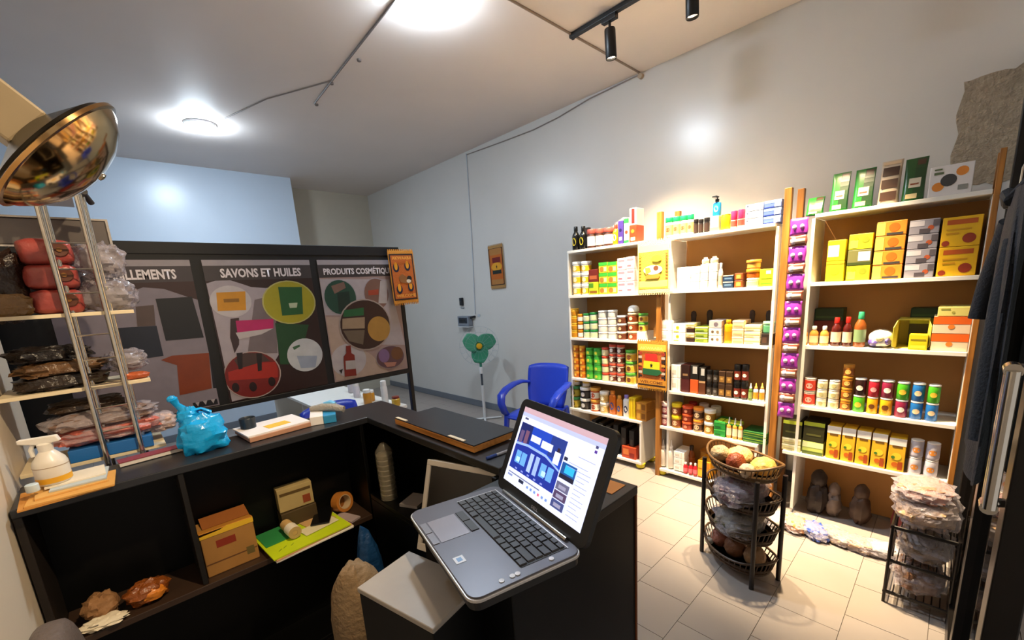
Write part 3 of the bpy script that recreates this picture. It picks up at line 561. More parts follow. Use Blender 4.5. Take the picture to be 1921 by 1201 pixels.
def make_item(style, w, h, loc, rz):
    s = ST[style]; form = s[0]; r = w/2; nm = s[2].replace(' ', '_')
    if form == 'jar':
        _, desc, cat, body, lid, band, emb, lr, lf, bv = s
        zl = h*(1-lf); rb = r*.97
        o = mk(nm, cached(('jb', body, r, h, lf), lambda: MB().lathe([(rb*.9,0),(rb,.004),(rb,zl-.006),(rb*.92,zl)], M(body,.35), 20).mesh('body')), None, loc, rz)
        mk('lid', cached(('jl', lid, r, h, lf, lr), lambda: MB().lathe([(rb*lr*.97,zl+.0003),(rb*lr,zl+.002),(rb*lr,h-.0035),(rb*lr*.95,h-.0008),(rb*lr*.85,h-.0012)], M(lid,.35), 20).mesh('lid')), o)
        if band or emb:
            def f():
                m = MB()
                if band: m.lathe([(rb+.0006, h*bv[0]),(rb+.0006, h*min(bv[1], 1-lf-.06))], M(band,.4), 20)
                m.f = [q for q in m.f if len(q) == 4]; m.m = m.m[:len(m.f)]; m.s = m.s[:len(m.f)]
                if emb: disc_on_cyl(m, rb, h*(.44 if lf < .15 else .38), min(r*.55, h*.2), M(emb,.4))
                return m.mesh('label')
            mk('label', cached(('jt', band, emb, r, h, lf, bv), f), o)
    elif form in ('bottle', 'nozzle', 'flatbottle', 'pump'):
        _, desc, cat, body, cap, band, emb, top = s
        if form == 'bottle': zb, zn, rn = h*.62, h*.78, r*.42
        elif form == 'nozzle': zb, zn, rn = h*.60, h*.68, r*.5
        elif form == 'pump': zb, zn, rn = h*.62, h*.70, r*.35
        else: zb, zn, rn = h*.76, h*.84, r*.5
        ey = .62 if form == 'flatbottle' else (.7 if form == 'pump' else 1.0)
        o = mk(nm, cached((form, body, r, h), lambda: MB().lathe([(r*.86,0),(r*.97,.005),(r*.97,zb-.008),(r*.9,zb+.004),(rn*1.1,zn),(rn,zn+.002)], M(body,.25), 20, ey=ey).mesh('body')), None, loc, rz)
        def cp():
            m = MB(); C = M(cap,.35)
            if form == 'nozzle': m.lathe([(rn*1.2,zn+.003),(rn*1.2,zn+(h-zn)*.3),(rn*.7,zn+(h-zn)*.4),(rn*.35,h*.985),(rn*.2,h)], C, 14)
            elif form == 'pump':
                m.lathe([(rn*1.3,zn+.003),(rn*1.3,zn+.018),(rn*.4,zn+.02),(rn*.4,h*.93)], C, 14)
                m.box((-.006,-.012,h*.96),(.026,.046,h*.06), C)
            else: m.lathe([(rn*1.15,zn+.003),(rn*1.2,zn+.005),(rn*1.2,h-.003),(rn*1.05,h)], C, 14, ey=1 if form == 'bottle' else .8)
            return m.mesh('cap')
        mk('pump_head' if form == 'pump' else 'cap', cached(('cap', form, cap, r, h), cp), o)
        if band or emb:
            def f():
                m = MB()
                if band:
                    m.lathe([(r*.97+.0006, h*.14),(r*.97+.0006, h*.5)], M(band,.4), 20, ey=ey)
                    m.f = m.f[:20]; m.m = m.m[:20]; m.s = m.s[:20]
                if emb:
                    n = 16; a, b = r*.55, min(h*.17, r*.95 if form != 'bottle' else h*.2)
                    vs = [(a*math.cos(2*math.pi*k/n), -ey*math.sqrt(max(0, (r*.97)**2-(a*math.cos(2*math.pi*k/n))**2))-.0015, h*.36+b*math.sin(2*math.pi*k/n)) for k in range(n)]
                    m.add(vs, [tuple(range(n))], M(emb,.4))
                return m.mesh('label')
            mk('label', cached(('bt', form, band, emb, r, h), f), o)
    elif form == 'box':
        _, desc, cat, col, pr, dep = s
        dep = min(dep, max(.05, w*1.9))
        o = mk(nm, cached(('bx', col, w, h, dep), lambda: MB().bb(-w/2, w/2, -.0, dep, 0, h-.0008, M(col,.45)).mesh('carton')), None, loc, rz, bevel=min(.0025, h*.08))
        if pr:
            def f(): m = MB(); print_face(m, w, h, 0, pr); return m.mesh('print')
            mk('print', cached(('bp', style, w, h), f), o)
    elif form == 'pouch':
        col = s[3]; d = .075
        def f():
            m = MB()
            def fn(u, v):
                a = 2*math.pi*u; th = (1-v)**.6; sq = lambda q: math.copysign(abs(q)**.55, q)
                return (w/2*sq(math.cos(a))*(1-.05*math.sin(v*3.1)), d/2*sq(math.sin(a))*max(th, .035)+.03*v*v, h*v)
            return m.grid(fn, 28, 12, M(col,.3)).mesh('pouch')
        o = mk(nm, cached(('po', style, w, h), f), None, loc, rz)
        o.location.x += .04
        def g():
            m = MB(); k = 8
            yo = lambda v: -d/2*max((1-v)**.6, .035)+.03*v*v-.002
            def patch(u0, u1, v0, v1, c):
                m.grid(lambda a, b: (w*(u0+(u1-u0)*a-.5), yo(v0+(v1-v0)*b), h*(v0+(v1-v0)*b)), 1, k, M(c,.35), False)
            if style == 'pouchb':
                for v0 in (.08,.36,.64): patch(.12,.88,v0,v0+.2,'#4c3428')
                patch(.1,.9,.9,.97,'#d8b890')
            else:
                patch(.5,.98,.05,.98,'#1a3f1c'); patch(.55,.9,.82,.95,'#4a2c1e'); patch(.28,.8,.30,.52,'#d0c4ae'); patch(.35,.72,.36,.40,'#8a4a2c'); patch(.2,.7,.05,.16,'#cbb98c')
            return m.mesh('print')
        p = mk('print', cached(('pp', style, w, h), g), o)
    elif form == 'ball':
        o = mk(nm, MB().lathe([(r*.6,0),(r*.95,h*.15),(r*.95,h*.5),(r*.8,h*.8),(r*.4,h*.97),(.001,h)], M(s[3],.35), 20).mesh('pot'), None, loc, rz)
    elif form == 'comb':
        o = mk(nm, cached(('cb', w, h), lambda: MB().lathe([(r*.9,0),(r,.01),(r*.9,h*.45),(r*.85,h*.7),(r*1.0,h*.85),(r*.8,h*.96),(.001,h)], M(s[3],.5), 14, ey=.5).mesh('handle')), None, loc, rz)
    elif form == 'pillow':
        o = mk(nm, MB().blob((0,.06,h*.5), (w/2,.07,h*.5), M(s[3],.3), 3, .12, 2.2, e=.8).mesh('packet'), None, loc, rz)
        m = MB(); m.blob((-w*.22,.045,h*.30), (w*.28,.062,h*.26), M('#5a4a94',.3), 5, .1); m.blob((w*.3,.04,h*.4), (w*.16,.05,h*.26), M('#5a4a94',.3), 6, .1); m.blob((0,.012,h*.55),(w*.22,.03,h*.2),M('#efe2a8',.35),8,.1); m.done('print', o)
    elif form == 'opencarton':
        c = M(s[3],.5); t = .003; d = .16; m = MB()
        m.bb(-w/2,w/2,0,d,0,t,c); m.bb(-w/2,-w/2+t,0,d,0,h,c); m.bb(w/2-t,w/2,0,d,0,h*.97,c); m.bb(-w/2,w/2,d-t,d,0,h,c); m.bb(-w/2,w/2,0,d,h-t,h,c)
        o = mk(nm, m.mesh('carton'), None, loc, rz)
        m = MB(); m.prism([(-w/2,-.001,h),(-w/2-.012,-.05,h*.75),(-w/2-.012,-.05,h*.1),(-w/2,-.001,0)], (.003,0,0), c); m.prism([(w/2,-.0,h*.97),(w/2+.01,-.04,h*.8),(w/2+.01,-.04,h*.12),(w/2,-.0,0)], (-.003,0,0), c); m.done('flap', o)
    return o
ORD = 'first second third fourth fifth sixth seventh eighth ninth tenth eleventh twelfth thirteenth fourteenth fifteenth sixteenth seventeenth eighteenth nineteenth twentieth'.split()
SHELFN = ['top','second','third','fourth','fifth','bottom']
for u, s, z, row in ROWS:
    row.sort(key=lambda q: -q[1]); nf = nb = -1
    for lev, y, wd, H, dx in row:
        if dx > .1: nb += 1; ci = nb
        else: nf += 1; ci = nf
        L = lev.split(' '); hs = [1.0]*len(L)
        for k, q in enumerate(L):
            if q in ('bluepump',): hs[k] = 1.3
            if q in ('smally','creamthin','paleyellow') or q == 'dkgreenbox': hs[k] = .55
            if q == 'dkolive': hs[k] = 1.5
            if q == 'roundwhite': hs[k] = .8
            if q == 'wbottle' and k == 3: hs[k] = .8
        tot = sum(hs); zz = z
        for k, q in enumerate(L):
            h = H*hs[k]/tot
            f = ST[q][0]; dep = wd/2 if f in ('jar','bottle','nozzle','flatbottle','pump','ball','comb') else 0
            if f == 'pouch': dep = 0
            ww = wd*(.72 if q in ('smally',) else (1.0 if q != 'paleyellow' else .84))
            x = 2.917+dx+dep+(.01 if k and q in ('smally','bluepump') else 0)
            o = make_item(q, ww, h-.0006, (x, y, zz), R(-90)+random.uniform(-.02,.02))
            zz += h
            n = len(L)
            lv = '' if n == 1 else (('bottom','top')[k] if n == 2 else (('bottom','middle','top')[k] if n == 3 else (('bottom','lower middle','upper middle','top')[k] if n == 4 else ('bottom','second lowest','middle','second highest','top')[k])))
            pos = (lv+' of '+ORD[ci]+' stack' if lv else ORD[ci]+' from left')
            if dx > .1: pos = ('back row, '+pos)
            tag(o, ST[q][1]+', '+pos+', '+SHELFN[s-1]+' shelf, '+u+' unit', ST[q][2], 'goods on the '+SHELFN[s-1]+' shelf of the '+u+' unit')
# four small soap packs on top of the dark green carton row
for k in range(4):
    o = MB().bb(-.017,.017,0,.06,0,.022,M('#b8c428',.4)).done('soap_pack', None, (2.925, 1.046-.0385*k, .411+.0935), R(-90), bevel=.002)
    m = MB(); print_face(m, .034, .022, 0, [('r',0,.0,1,.45,'#2f8a34'),('r',.2,.6,.8,.9,'#e4e04a')]); m.done('print', o)
    tag(o, 'small yellow and green soap pack, '+ORD[k]+' from left, on the dark green cartons', 'soap', 'soap packs on the dark green cartons')
# ------------------------------------------------------------------ hanging cloths and sachets
def ell(cx, cy, rx, ry, n=18): return [(cx+rx*math.cos(2*math.pi*k/n), cy+ry*math.sin(2*math.pi*k/n)) for k in range(n)]
def star(cx, cy, r): return [(cx+(r if k % 2 == 0 else r*.42)*math.sin(math.pi*k/5), cy+(r if k % 2 == 0 else r*.42)*math.cos(math.pi*k/5)) for k in range(10)]
def cloth(label, origin, mat4, w, h, kind, fr='#b8802c'):
    """woven wall hanging, local x right, y up, z out of the cloth; lower-left corner at 0"""
    gold, dark, org = M(fr,.85,bump=.3,scale=60), M('#2a1410',.85), M('#b8601c' if kind != 'pale' else '#d8b83c',.85,bump=.3,scale=60)
    t = thing('wall_hanging', label, 'wall hanging', origin)
    V = lambda x, y, e: mat4 @ Vector((x*w, y*h, e))
    m = MB(); m.prism([V(0,0,0),V(1,0,0),V(1,1,0),V(0,1,0)], mat4.to_3x3() @ Vector((0,0,.004)), gold); m.done('cloth', t)
    m = MB(); n = [0]
    def P(pts, mat):
        n[0] += 1; m.poly([V(x,y,.0045+.00025*n[0]) for x, y in pts], mat)
    rc = lambda x0,y0,x1,y1: [(x0,y0),(x1,y0),(x1,y1),(x0,y1)]
    if kind != 'pale': P(rc(.03,.06,.97,.94), dark)
    else: P(rc(.03,.08,.97,.80), M('#c9a42c',.85))
    P(rc(.08,.09,.92,.91), org)
    if kind == 'flag':
        P(rc(.03,.09,.97,.2), gold); P(rc(.03,.8,.97,.94), M('#d8c04a',.85))
        for k in range(7):
            y = .24+.08*k; c = [dark, M('#c9b8a8',.85), M('#9a2a1c',.85), gold][k % 4]
            P(rc(.05,y,.17,y+.05), c); P(rc(.83,y,.95,y+.05), c)
        P([(.3,.58),(.72,.58),(.68,.75),(.28,.74)], M('#c8241a',.85)); P([(.22,.42),(.78,.42),(.78,.58),(.24,.59)], M('#e6cc1c',.85)); P([(.2,.3),(.7,.29),(.86,.36),(.78,.42),(.2,.43)], M('#145a32',.85)); P(star(.5,.5,.06), M('#141010',.85))
    elif kind == 'wall':
        P(rc(.1,.08,.9,.2), M('#a8743c',.85)); P(rc(.1,.78,.9,.93), M('#a8743c',.85)); P(rc(.25,.6,.8,.72), M('#6a1418',.85)); P(ell(.52,.5,.36,.1), M('#d89a24',.85)); P(rc(.22,.33,.82,.42), M('#1c2420',.85)); P(star(.52,.5,.06), M('#2a1410',.85))
    elif kind == 'board':
        for cx, cy in ((.25,.68),(.7,.7),(.28,.27),(.74,.3)):
            P(ell(cx,cy,.12,.085), M('#1c1a34',.85)); P(ell(cx,cy+.03,.065,.075), M('#e09a1c',.85))
        P([(.3,.5),(.45,.56),(.85,.42),(.8,.36),(.35,.4)], M('#8a5a2c',.85)); P(ell(.72,.47,.1,.05), M('#1a1614',.85)); P(ell(.68,.42,.09,.035), M('#d8d4c4',.85))
    else:
        P(rc(.05,.12,.95,.24), M('#e0d070',.85)); P(rc(.05,.8,.95,.92), M('#e6d890',.85))
        for k in range(8): P(rc(.89,.26+.065*k,.96,.295+.065*k), M('#8a5a1c',.85)); P(rc(.05,.26+.065*k,.12,.295+.065*k), M('#a8882c',.85))
        P([(.25,.28),(.68,.28),(.74,.37),(.3,.36)], M('#d8862c',.85)); P(ell(.5,.45,.3,.09), M('#ece4d8',.85)); P(ell(.6,.48,.08,.05), M('#6a3a1c',.85)); P([(.28,.36),(.45,.42),(.4,.5),(.25,.5)], M('#dca03c',.85)); P(ell(.62,.66,.16,.06), M('#ded02c',.85))
    m.done('woven_pattern', t)
    lm = M('#8a5a18' if kind != 'pale' else '#c9b050', .85)
    if kind in ('flag','board'):
        for b, y in (('AKWAABA',.86),('WELCOME',.145)):
            text('lettering', b, w*.78, h*.06, M('#f0dc7a' if y > .5 and kind == 'flag' else ('#7a4412' if kind == 'flag' else '#e0a040'),.85), t, mat4 @ Matrix.Translation((w*.5, h*y, 0)), ext=.012, bold=.03)
    m = MB()
    for k in range(14):
        for y0, y1 in ((0,-.035),(1,1.03)): m.prism([V((k+.2)/14,y0,.001),(V((k+.8)/14,y0,.001)),V((k+.7)/14,y1,.001),V((k+.3)/14,y1,.001)], mat4.to_3x3() @ Vector((0,0,.002)), gold)
    m.done('fringe', t)
    return t
RX = Matrix.Rotation(R(-90),4,'Z') @ Matrix.Rotation(R(90),4,'X')     # faces -x
RY = Matrix.Rotation(R(90),4,'X')                                      # faces -y
cloth('pale yellow woven cloth hanging on the gap beside the top shelves', (2.875, 1.64, 1.41), RX, .24, .36, 'pale', '#e6dc9a')
cloth('woven cloth with red yellow green flag and black star between the shelving units', (2.875, 1.645, .70), RX, .235, .36, 'flag', '#c98a24')
cloth('small dark woven cloth hanging alone on the bare right wall', (3.378, 3.85, 1.525), RX @ Matrix.Rotation(R(1.5),4,'Z'), .25, .475, 'wall', '#a8804a')
cloth('orange woven cloth hanging on the right edge of the poster board', (1.335, 2.462, 1.455), RY @ Matrix.Rotation(R(1.2),4,'Z'), .178, .325, 'board', '#c9882c')

t = thing('sachet_strip', 'long hanging strip of purple and white sachets beside the near shelves', 'sachets', (2.872, .65, 1.79))
for k in range(15):
    pur = k % 2 == 0; h = .092 if pur else .057
    z = -.004-(k//2)*.1515-(0 if pur else .0935)
    m = MB(); c = M('#9a36a2' if pur else '#7a4436', .3); c2 = M('#e2d4e4',.4)
    m.grid(lambda u, v: (-.007*math.sin(math.pi*u)*math.sin(math.pi*v)+random.uniform(-.001,.001), .042-.084*u+.002*math.sin(7*v+k), z-h*v), 8, 6, c)
    if pur: m.add([(-.0085, .02+.011*math.cos(a*.628), z-h*.5+.013*math.sin(a*.628)) for a in range(10)], [tuple(range(10))], c2); m.add([(-.0085, -.016+.011*math.cos(a*.628), z-h*.5+.013*math.sin(a*.628)) for a in range(10)], [tuple(range(10))], M('#c890cc',.4))
    else: m.add([(-.0088,.036,z-h*.3),(-.0088,-.034,z-h*.3),(-.0088,-.034,z-h*.75),(-.0088,.036,z-h*.75)], [(0,1,2,3)], M('#c9a898',.4)); m.add([(-.0092,.03,z-h*.2),(-.0092,.012,z-h*.2),(-.0092,.012,z-h*.8),(-.0092,.03,z-h*.8)], [(0,1,2,3)], c2)
    m.done('sachet', t, solid=.002)

# ------------------------------------------------------------------ poster board on its dark frame
FR = M('#17181c', .45, var=.05, spec=.3)
t = thing('poster_board', 'long dark framed board with three product posters behind the counter', 'poster board', (.6, 2.5, 0))
C0 = Vector((.6, 2.5, 0))
MB().bb(-.95,.80,-.012,.012,1.0,1.80,M('#16171b',.5,var=.05,spec=.3)).done('backing_panel', t)
for nm, a in (('frame_rail',(-.95,.815,-.015,.015,1.752,1.806)),('frame_rail',(-.95,.815,-.015,.015,.998,1.026)),('frame_post',(.797,.823,-.016,.016,0,1.806)),('frame_post',(-.95,-.92,-.016,.016,0,1.806))):
    MB().bb(*a, FR).done(nm, t, bevel=.003)
for k in range(2): MB().bb((-.93,.78)[k],(-.90,.82)[k],-.2,.2,.001,.03,FR).done('foot', t, bevel=.003)
def dim(c, f):
    o = [((int(c[i:i+2],16)/255)**2.2*f)**(1/2.2) for i in (1,3,5)]
    return '#%02x%02x%02x' % tuple(int(q*255+.5) for q in o)
XR = {1:(-.15,.335),2:(.38,.868),3:(.908,1.392)}
for i in (1,2,3):
    x0, x1 = XR[i]
    p = MB().bb(x0-.6,x1-.6,-.0152,-.0125,1.03,1.727,M('#b8b2ba',.35)).done('poster', t)
    m = MB(); k = 0
    for j, c, g in PRINT:
        if j != i: continue
        k += 1; y = -.0153-.00012*k; mt = M(dim(c, .6), .35, var=.12, scale=22)
        pts = ell(*g[1:], 28) if g[0] == 'c' else g
        pts = [(min(max(x, x0), x1), z) for x, z in pts]
        a = sum(pts[q][0]*pts[(q+1) % len(pts)][1]-pts[(q+1) % len(pts)][0]*pts[q][1] for q in range(len(pts)))
        if a < 0: pts = pts[::-1]
        m.poly([(x-.6, y, z) for x, z in pts], mt)
    m.done('print', p)
    b, wd = {1:('HABILLEMENTS', .26), 2:('SAVONS ET HUILES', .37), 3:('PRODUITS COSMÉTIQUES', .44)}[i]
    xc = {1:.145, 2:.63, 3:1.155}[i]
    text('lettering', b, wd, .044 if i < 3 else .05, M('#c9c4cc',.5), p, Matrix.Translation((xc-.6, -.0168, 1.664)) @ RY, bold=.034)

# ------------------------------------------------------------------ reception counter
BLK = M('#060606', .42, var=.08, scale=9, spec=.22); TOP = M('#25262a', .32, var=.08, scale=9); EDG = wood('#8a4a1c', '#5a2c10')
t = thing('reception_counter', 'black L-shaped reception counter with open shelves on its inner side', 'counter', (.3, 1.8, 0))
def cb(name, x0, x1, y0, y1, z0, z1, mat=BLK, bevel=.002, par=None): return MB().bb(x0-.3,x1-.3,y0-1.8,y1-1.8,z0,z1,mat).done(name, par or t, bevel=bevel)
m = MB(); m.prism([Vector(p)-Vector((.3,1.8,0)) for p in ((-.28,1.71,.974),(.735,1.71,.974),(.735,.86,.974),(.918,.86,.974),(.918,1.935,.974),(-.28,1.935,.974))], (0,0,.026), TOP); m.done('countertop', t, bevel=.003)
cb('front_panel',-.28,.905,1.912,1.928,.0,.973); cb('front_panel',.889,.905,.86,1.911,.0,.973)
cb('side_panel',-.28,-.262,1.715,1.911,0,.973, M('#1a120d',.5)); cb('divider',.078,.094,1.715,1.911,.558,.973, M('#120e0b',.5)); cb('divider',.70,.716,1.715,1.911,0,.973)
cb('shelf',-.261,.699,1.71,1.911,.535,.557, M('#3a2a20',.4)); cb('shelf',.70,.888,.90,1.70,.64,.66); cb('shelf',-.261,.699,1.72,1.911,.08,.098)
cb('divider',.72,.888,.862,.88,0,.973); cb('kick_panel',-.261,.699,1.74,1.752,0,.08); cb('lower_front',.70,.716,.90,1.70,0,.639)
t2 = thing('counter_pedestal', 'black counter end cabinet with brown edge carrying the laptop', 'cabinet', (.71, .70, 0))
MB().bb(-.24,.218,-.16,.155,0,.946,BLK).done('body', t2, bevel=.002)
MB().bb(-.245,.224,-.165,.157,.947,.971,M('#17171a',.4)).done('top', t2, bevel=.002)
MB().bb(.2185,.2245,-.163,-.145,.0,.946,EDG).done('edge_strip', t2)
MB().bb(.14,.205,-.14,-.03,.9712,.9725,M('#d8842c',.5)).done('orange_panel', t2)

t = thing('counter_flap', 'thin dark board with orange wooden edge lying on the counter', 'board', (.853, 1.25, 1.0005))
MB().box((0,0,.0145),(.192,.50,.020), PLYW).done('core', t, bevel=.001)
MB().box((0,0,.0265),(.190,.498,.004), M('#202228',.3)).done('laminate', t, bevel=.001)
MB().box((-.0875,.21,.0298),(.012,.075,.0022), M('#d8cdb4',.5)).done('pale_strip', t)
MB().box((-.0875,-.15,.0298),(.012,.085,.0022), M('#d8cdb4',.5)).done('pale_strip', t)
# ------------------------------------------------------------------ laptop
LP = thing('laptop', 'open grey laptop showing a web page on the counter end', 'laptop', (.5055, .646, .972), R(-103.9))
SIL = M('#59575c', .38, .5, var=.05); LBK = M('#121213', .45); KEY = M('#2c2a2a', .5); LED_ = M('#cfccca', .35, .5)
Wd, Dp = .356, .240
def rrect(w, d, r, n=6):
    o = []
    for cx, cy, a0 in ((w/2-r,-d/2+r,-90),(w/2-r,d/2-r,0),(-w/2+r,d/2-r,90),(-w/2+r,-d/2+r,180)):
        for k in range(n+1):
            a = R(a0+90*k/n); o.append((cx+r*math.cos(a), cy+r*math.sin(a)))
    return o
m = MB(); m.prism([(x,y,.002) for x,y in rrect(Wd-.008,Dp-.008,.02)], (0,0,.017), LBK); base = m.done('base', LP)
m = MB(); m.prism([(x,y,.019) for x,y in rrect(Wd,Dp,.024)], (0,0,.006), LED_); m.done('trim_band', base, bevel=.001)
m = MB(); m.prism([(x,y,.025) for x,y in rrect(Wd-.006,Dp-.006,.022)], (0,0,.003), SIL); deck = m.done('deck', LP, bevel=.001)
Z = .0282
kb = MB().bb(-.150,.150,-.006,.099,Z,Z+.0006,M('#1b1a1a',.5)).done('keyboard', LP)
kc = {}
def key(x, y, wk, hk):
    q = (round(wk,4), round(hk,4))
    if q not in kc: kc[q] = MB().box((0,0,.0016),(wk-.0022,hk-.0024,.003), KEY, taper=.9).mesh('key')
    mk('key', kc[q], kb, (x, y, Z+.0007))
rows_ = [[1]*15, [1]*13+[2], [1.5]+[1]*12+[1.5], [1.75]+[1]*11+[2.25], [1.25]+[1]*11+[2.75], [1.1,1.1,1,1.2,5.4,1.1,1,1.0,1.05,1.05]]
yy = .0965
for ri, row in enumerate(rows_):
    hk = .0125 if ri == 0 else .0182; tot = sum(row); x = -.1475
    for wk in row:
        ww = wk/tot*.295; key(x+ww/2, yy-hk/2, ww, hk); x += ww
    yy -= hk
for a in ((-.151,.151,.0995,.1015),(-.152,-.150,-.006,.1015)): MB().bb(*a, Z, Z+.001, LED_).done('keyboard_edge', kb)
MB().bb(-.105,-.012,-.098,-.034,Z,Z+.0006,M('#8a8890',.3,.3)).done('touchpad', LP)
for k in range(2): MB().bb(-.104+k*.047,-.060+k*.047,-.030,-.012,Z,Z+.002,M('#2a2828',.5)).done('touchpad_button', LP, bevel=.0005)
for k in range(2): MB().bb(-.104+k*.047,-.060+k*.047,-.1155,-.1015,Z,Z+.0015,M('#77757a',.4,.4)).done('touchpad_button', LP, bevel=.0005)
MB().bb(.050,.072,-.100,-.080,Z,Z+.0007,M('#dfe6f0',.4)).done('sticker', LP, label='small white sticker'); MB().bb(.055,.067,-.095,-.085,Z+.0007,Z+.001,M('#6a9ad0',.4)).done('sticker_mark', LP)
for x, y in ((.160,-.052),(.160,-.030),(.160,-.019),(.160,.055)): MB().lathe([(.0052,Z),(.0052,Z+.0015),(.001,Z+.002)], M('#e6e8ec',.4), 12, (x,y,0)).done('button', LP)
MB().tube([(-.13,.113,.030),(.13,.113,.030)], .0055, CHROME, 10).done('hinge_bar', LP)
# lid: leans back
LID = Matrix.Translation((0,.117,.026)) @ Matrix.Rotation(R(66),4,'X')        # local x right, y up the screen, z towards the user
V = lambda x, y, z=0: LID @ Vector((x, y, z))
h = .242
o = []
for x, y in rrect(.356, h, .022): o.append(V(x, y+h/2, -.012))
m = MB(); m.prism(o, LID.to_3x3() @ Vector((0,0,.012)), LBK); lid = m.done('lid', LP, bevel=.001)
sx0, sx1, sy0, sy1 = -.155, .155, .028, .222
def E(c, s=1.0): return M(c, .3, var=0, emit=s)
m = MB(); n = [0]
def SR(u0, v0, u1, v1, c, s=.5):
    n[0] += 1; q = .0003+.00008*n[0]
    m.poly([V(sx0+(sx1-sx0)*a, sy0+(sy1-sy0)*b, q) for a, b in ((u0,v0),(u1,v0),(u1,v1),(u0,v1))], E(c, s))
def SP(pts, c, s=.5):
    n[0] += 1; q = .0003+.00008*n[0]
    m.poly([V(sx0+(sx1-sx0)*a, sy0+(sy1-sy0)*b, q) for a, b in pts], E(c, s))
SR(0,0,1,1,'#cdd6f2',.5); SR(0,.93,1,1,'#b79aa6'); SR(0,.88,1,.93,'#a9b2dc'); SR(.05,.845,.1,.87,'#4a4c66')
SR(.03,.19,.64,.80,'#1c3fae'); SR(.03,.56,.2,.80,'#18225c'); SR(.46,.55,.64,.80,'#22357e'); SR(.05,.52,.10,.70,'#5a4a70'); SR(.12,.53,.17,.72,'#6a4a62')
SR(.21,.62,.34,.70,'#cfd8ee'); SR(.36,.60,.50,.69,'#cfd8ee'); SR(.54,.50,.61,.64,'#d4dcf0'); SR(.56,.64,.59,.69,'#2a2030')
SP([(.03,.50),(.2,.53),(.45,.52),(.64,.44),(.64,.46),(.45,.55),(.2,.56),(.03,.53)],'#8aa8e6'); SP([(.03,.19),(.64,.19),(.64,.44),(.45,.52),(.2,.53),(.03,.50)],'#1b2c8c')
for u in (.08,.16,.43,.52): SR(u,.28,u+.07,.44,'#5f9ae0')
SR(.27,.25,.32,.48,'#9db4ea'); SR(.35,.25,.40,.48,'#8fa8e6'); SR(.1,.30,.15,.36,'#a8d8f4'); SR(.46,.30,.51,.36,'#a8d8f4')
for k in range(5): SR(.12+.09*k,.205,.15+.09*k,.225,'#7a86c8')
SR(.05,.13,.5,.145,'#6a7090'); SR(.22,.08,.29,.12,'#23263c'); SR(.05,.09,.12,.115,'#7a84b0')
for k in range(6): SR(.34+.05*k,.07,.365+.05*k,.10,'#6a86c8' if k != 3 else '#c8607a')
SR(.66,.60,.70,.64,'#23263c'); SR(.66,.40,.82,.58,'#184a8c'); SR(.70,.47,.80,.56,'#2ba6d8'); SR(.66,.40,.82,.45,'#1c1c30')
for v, c in ((.27,'#5a5a78'),(.17,'#4a3a5a'),(.07,'#3a4478')): SR(.66,v,.80,v+.09,c); SR(.69,v+.02,.77,v+.06,'#8a8aa6')
for k in range(12): SR(.84 if k > 1 else .72,.60-.047*k,.84+.12*(1 if k % 3 else .7),.606-.047*k,'#8890b4')
SR(.80,.70,.97,.705,'#7a80a6'); SR(.93,.86,.955,.89,'#3a3a66'); SR(.93,.81,.955,.84,'#4a2c86')
m.done('screen', lid)
text('maker_name', 'DELL', .026, .007, M('#b8b8bc',.3,.6), lid, LID @ Matrix.Translation((.0, .0125, 0)))

# ------------------------------------------------------------------ flat monitor leaning inside the counter
A, B, D = Vector((.700,1.183,.956)), Vector((.755,.887,.965)), Vector((.602,1.146,.684))
ux = (B-A).normalized(); uy = (A-D); Hh = uy.length; uy.normalize(); nz = ux.cross(uy).normalized(); ux = uy.cross(nz).normalized(); Ww = (B-A).length
mt = Matrix(((ux.x,uy.x,nz.x,D.x),(ux.y,uy.y,nz.y,D.y),(ux.z,uy.z,nz.z,D.z),(0,0,0,1)))
t = thing('monitor', 'switched-off monitor with light grey bezel leaning behind the laptop', 'monitor', (0,0,0)); t.matrix_world = mt
BEZ = M('#bdb6ac', .4)
MB().bb(0,Ww,0,Hh,-.035,-.006,M('#8a857e',.5)).done('back_shell', t, bevel=.004)
m = MB()
for a in ((0,Ww,Hh-.018,Hh),(0,Ww,0,.022),(0,.017,.022,Hh-.018),(Ww-.017,Ww,.022,Hh-.018)): m.bb(*a,-.006,.004,BEZ)
m.done('bezel', t, bevel=.0015)
MB().bb(.017,Ww-.017,.022,Hh-.018,-.006,-.002,M('#16120f',.25)).done('screen', t)
MB().bb(Ww*.3,Ww*.7,-.03,0,-.03,-.008,M('#8a857e',.5)).done('stand_foot', t)

t = thing('metal_box', 'grey topped black metal box in front of the laptop', 'box', (.388, .735, 0), R(12))
MB().bb(-.085,.058,-.115,.105,.0,.888,BLK).done('body', t, bevel=.003)
MB().bb(-.087,.060,-.117,.107,.8885,.900,M('#9d958c',.45,.1,var=.12,scale=12)).done('top_plate', t, bevel=.002)

# ------------------------------------------------------------------ things on the countertop
ENV = M('#d89a4a', .6, var=.08)
t = thing('envelope_stack', 'stack of manila envelopes and papers at the left end of the counter', 'papers', (-.17, 1.765, 1.0005))
for k, (dx, dy, rz, c, w_, d_) in enumerate(((0,-.005,3,'#c98a3c',.19,.17),(.015,-.012,-2,'#d8a050',.18,.16),(0.01,.02,4,'#dba85c',.15,.15),(.03,.03,-3,'#b9c4c8',.12,.13),(.02,.05,2,'#e8ddc8',.13,.11))):
    MB().box((dx,dy,.003+.005*k),(w_,d_,.0045), M(c,.6), R(rz)).done('envelope' if k < 3 else 'paper', t)
t = thing('spray_bottle', 'translucent white trigger spray bottle standing on the manila envelopes', 'bottle', (-.192, 1.80, 1.027), R(-15))
SPB = M('#efe8dc', .3, alpha=.85)
MB().lathe([(.034,0),(.038,.006),(.038,.060),(.034,.072),(.020,.092),(.015,.098)], SPB, 24).done('bottle', t)
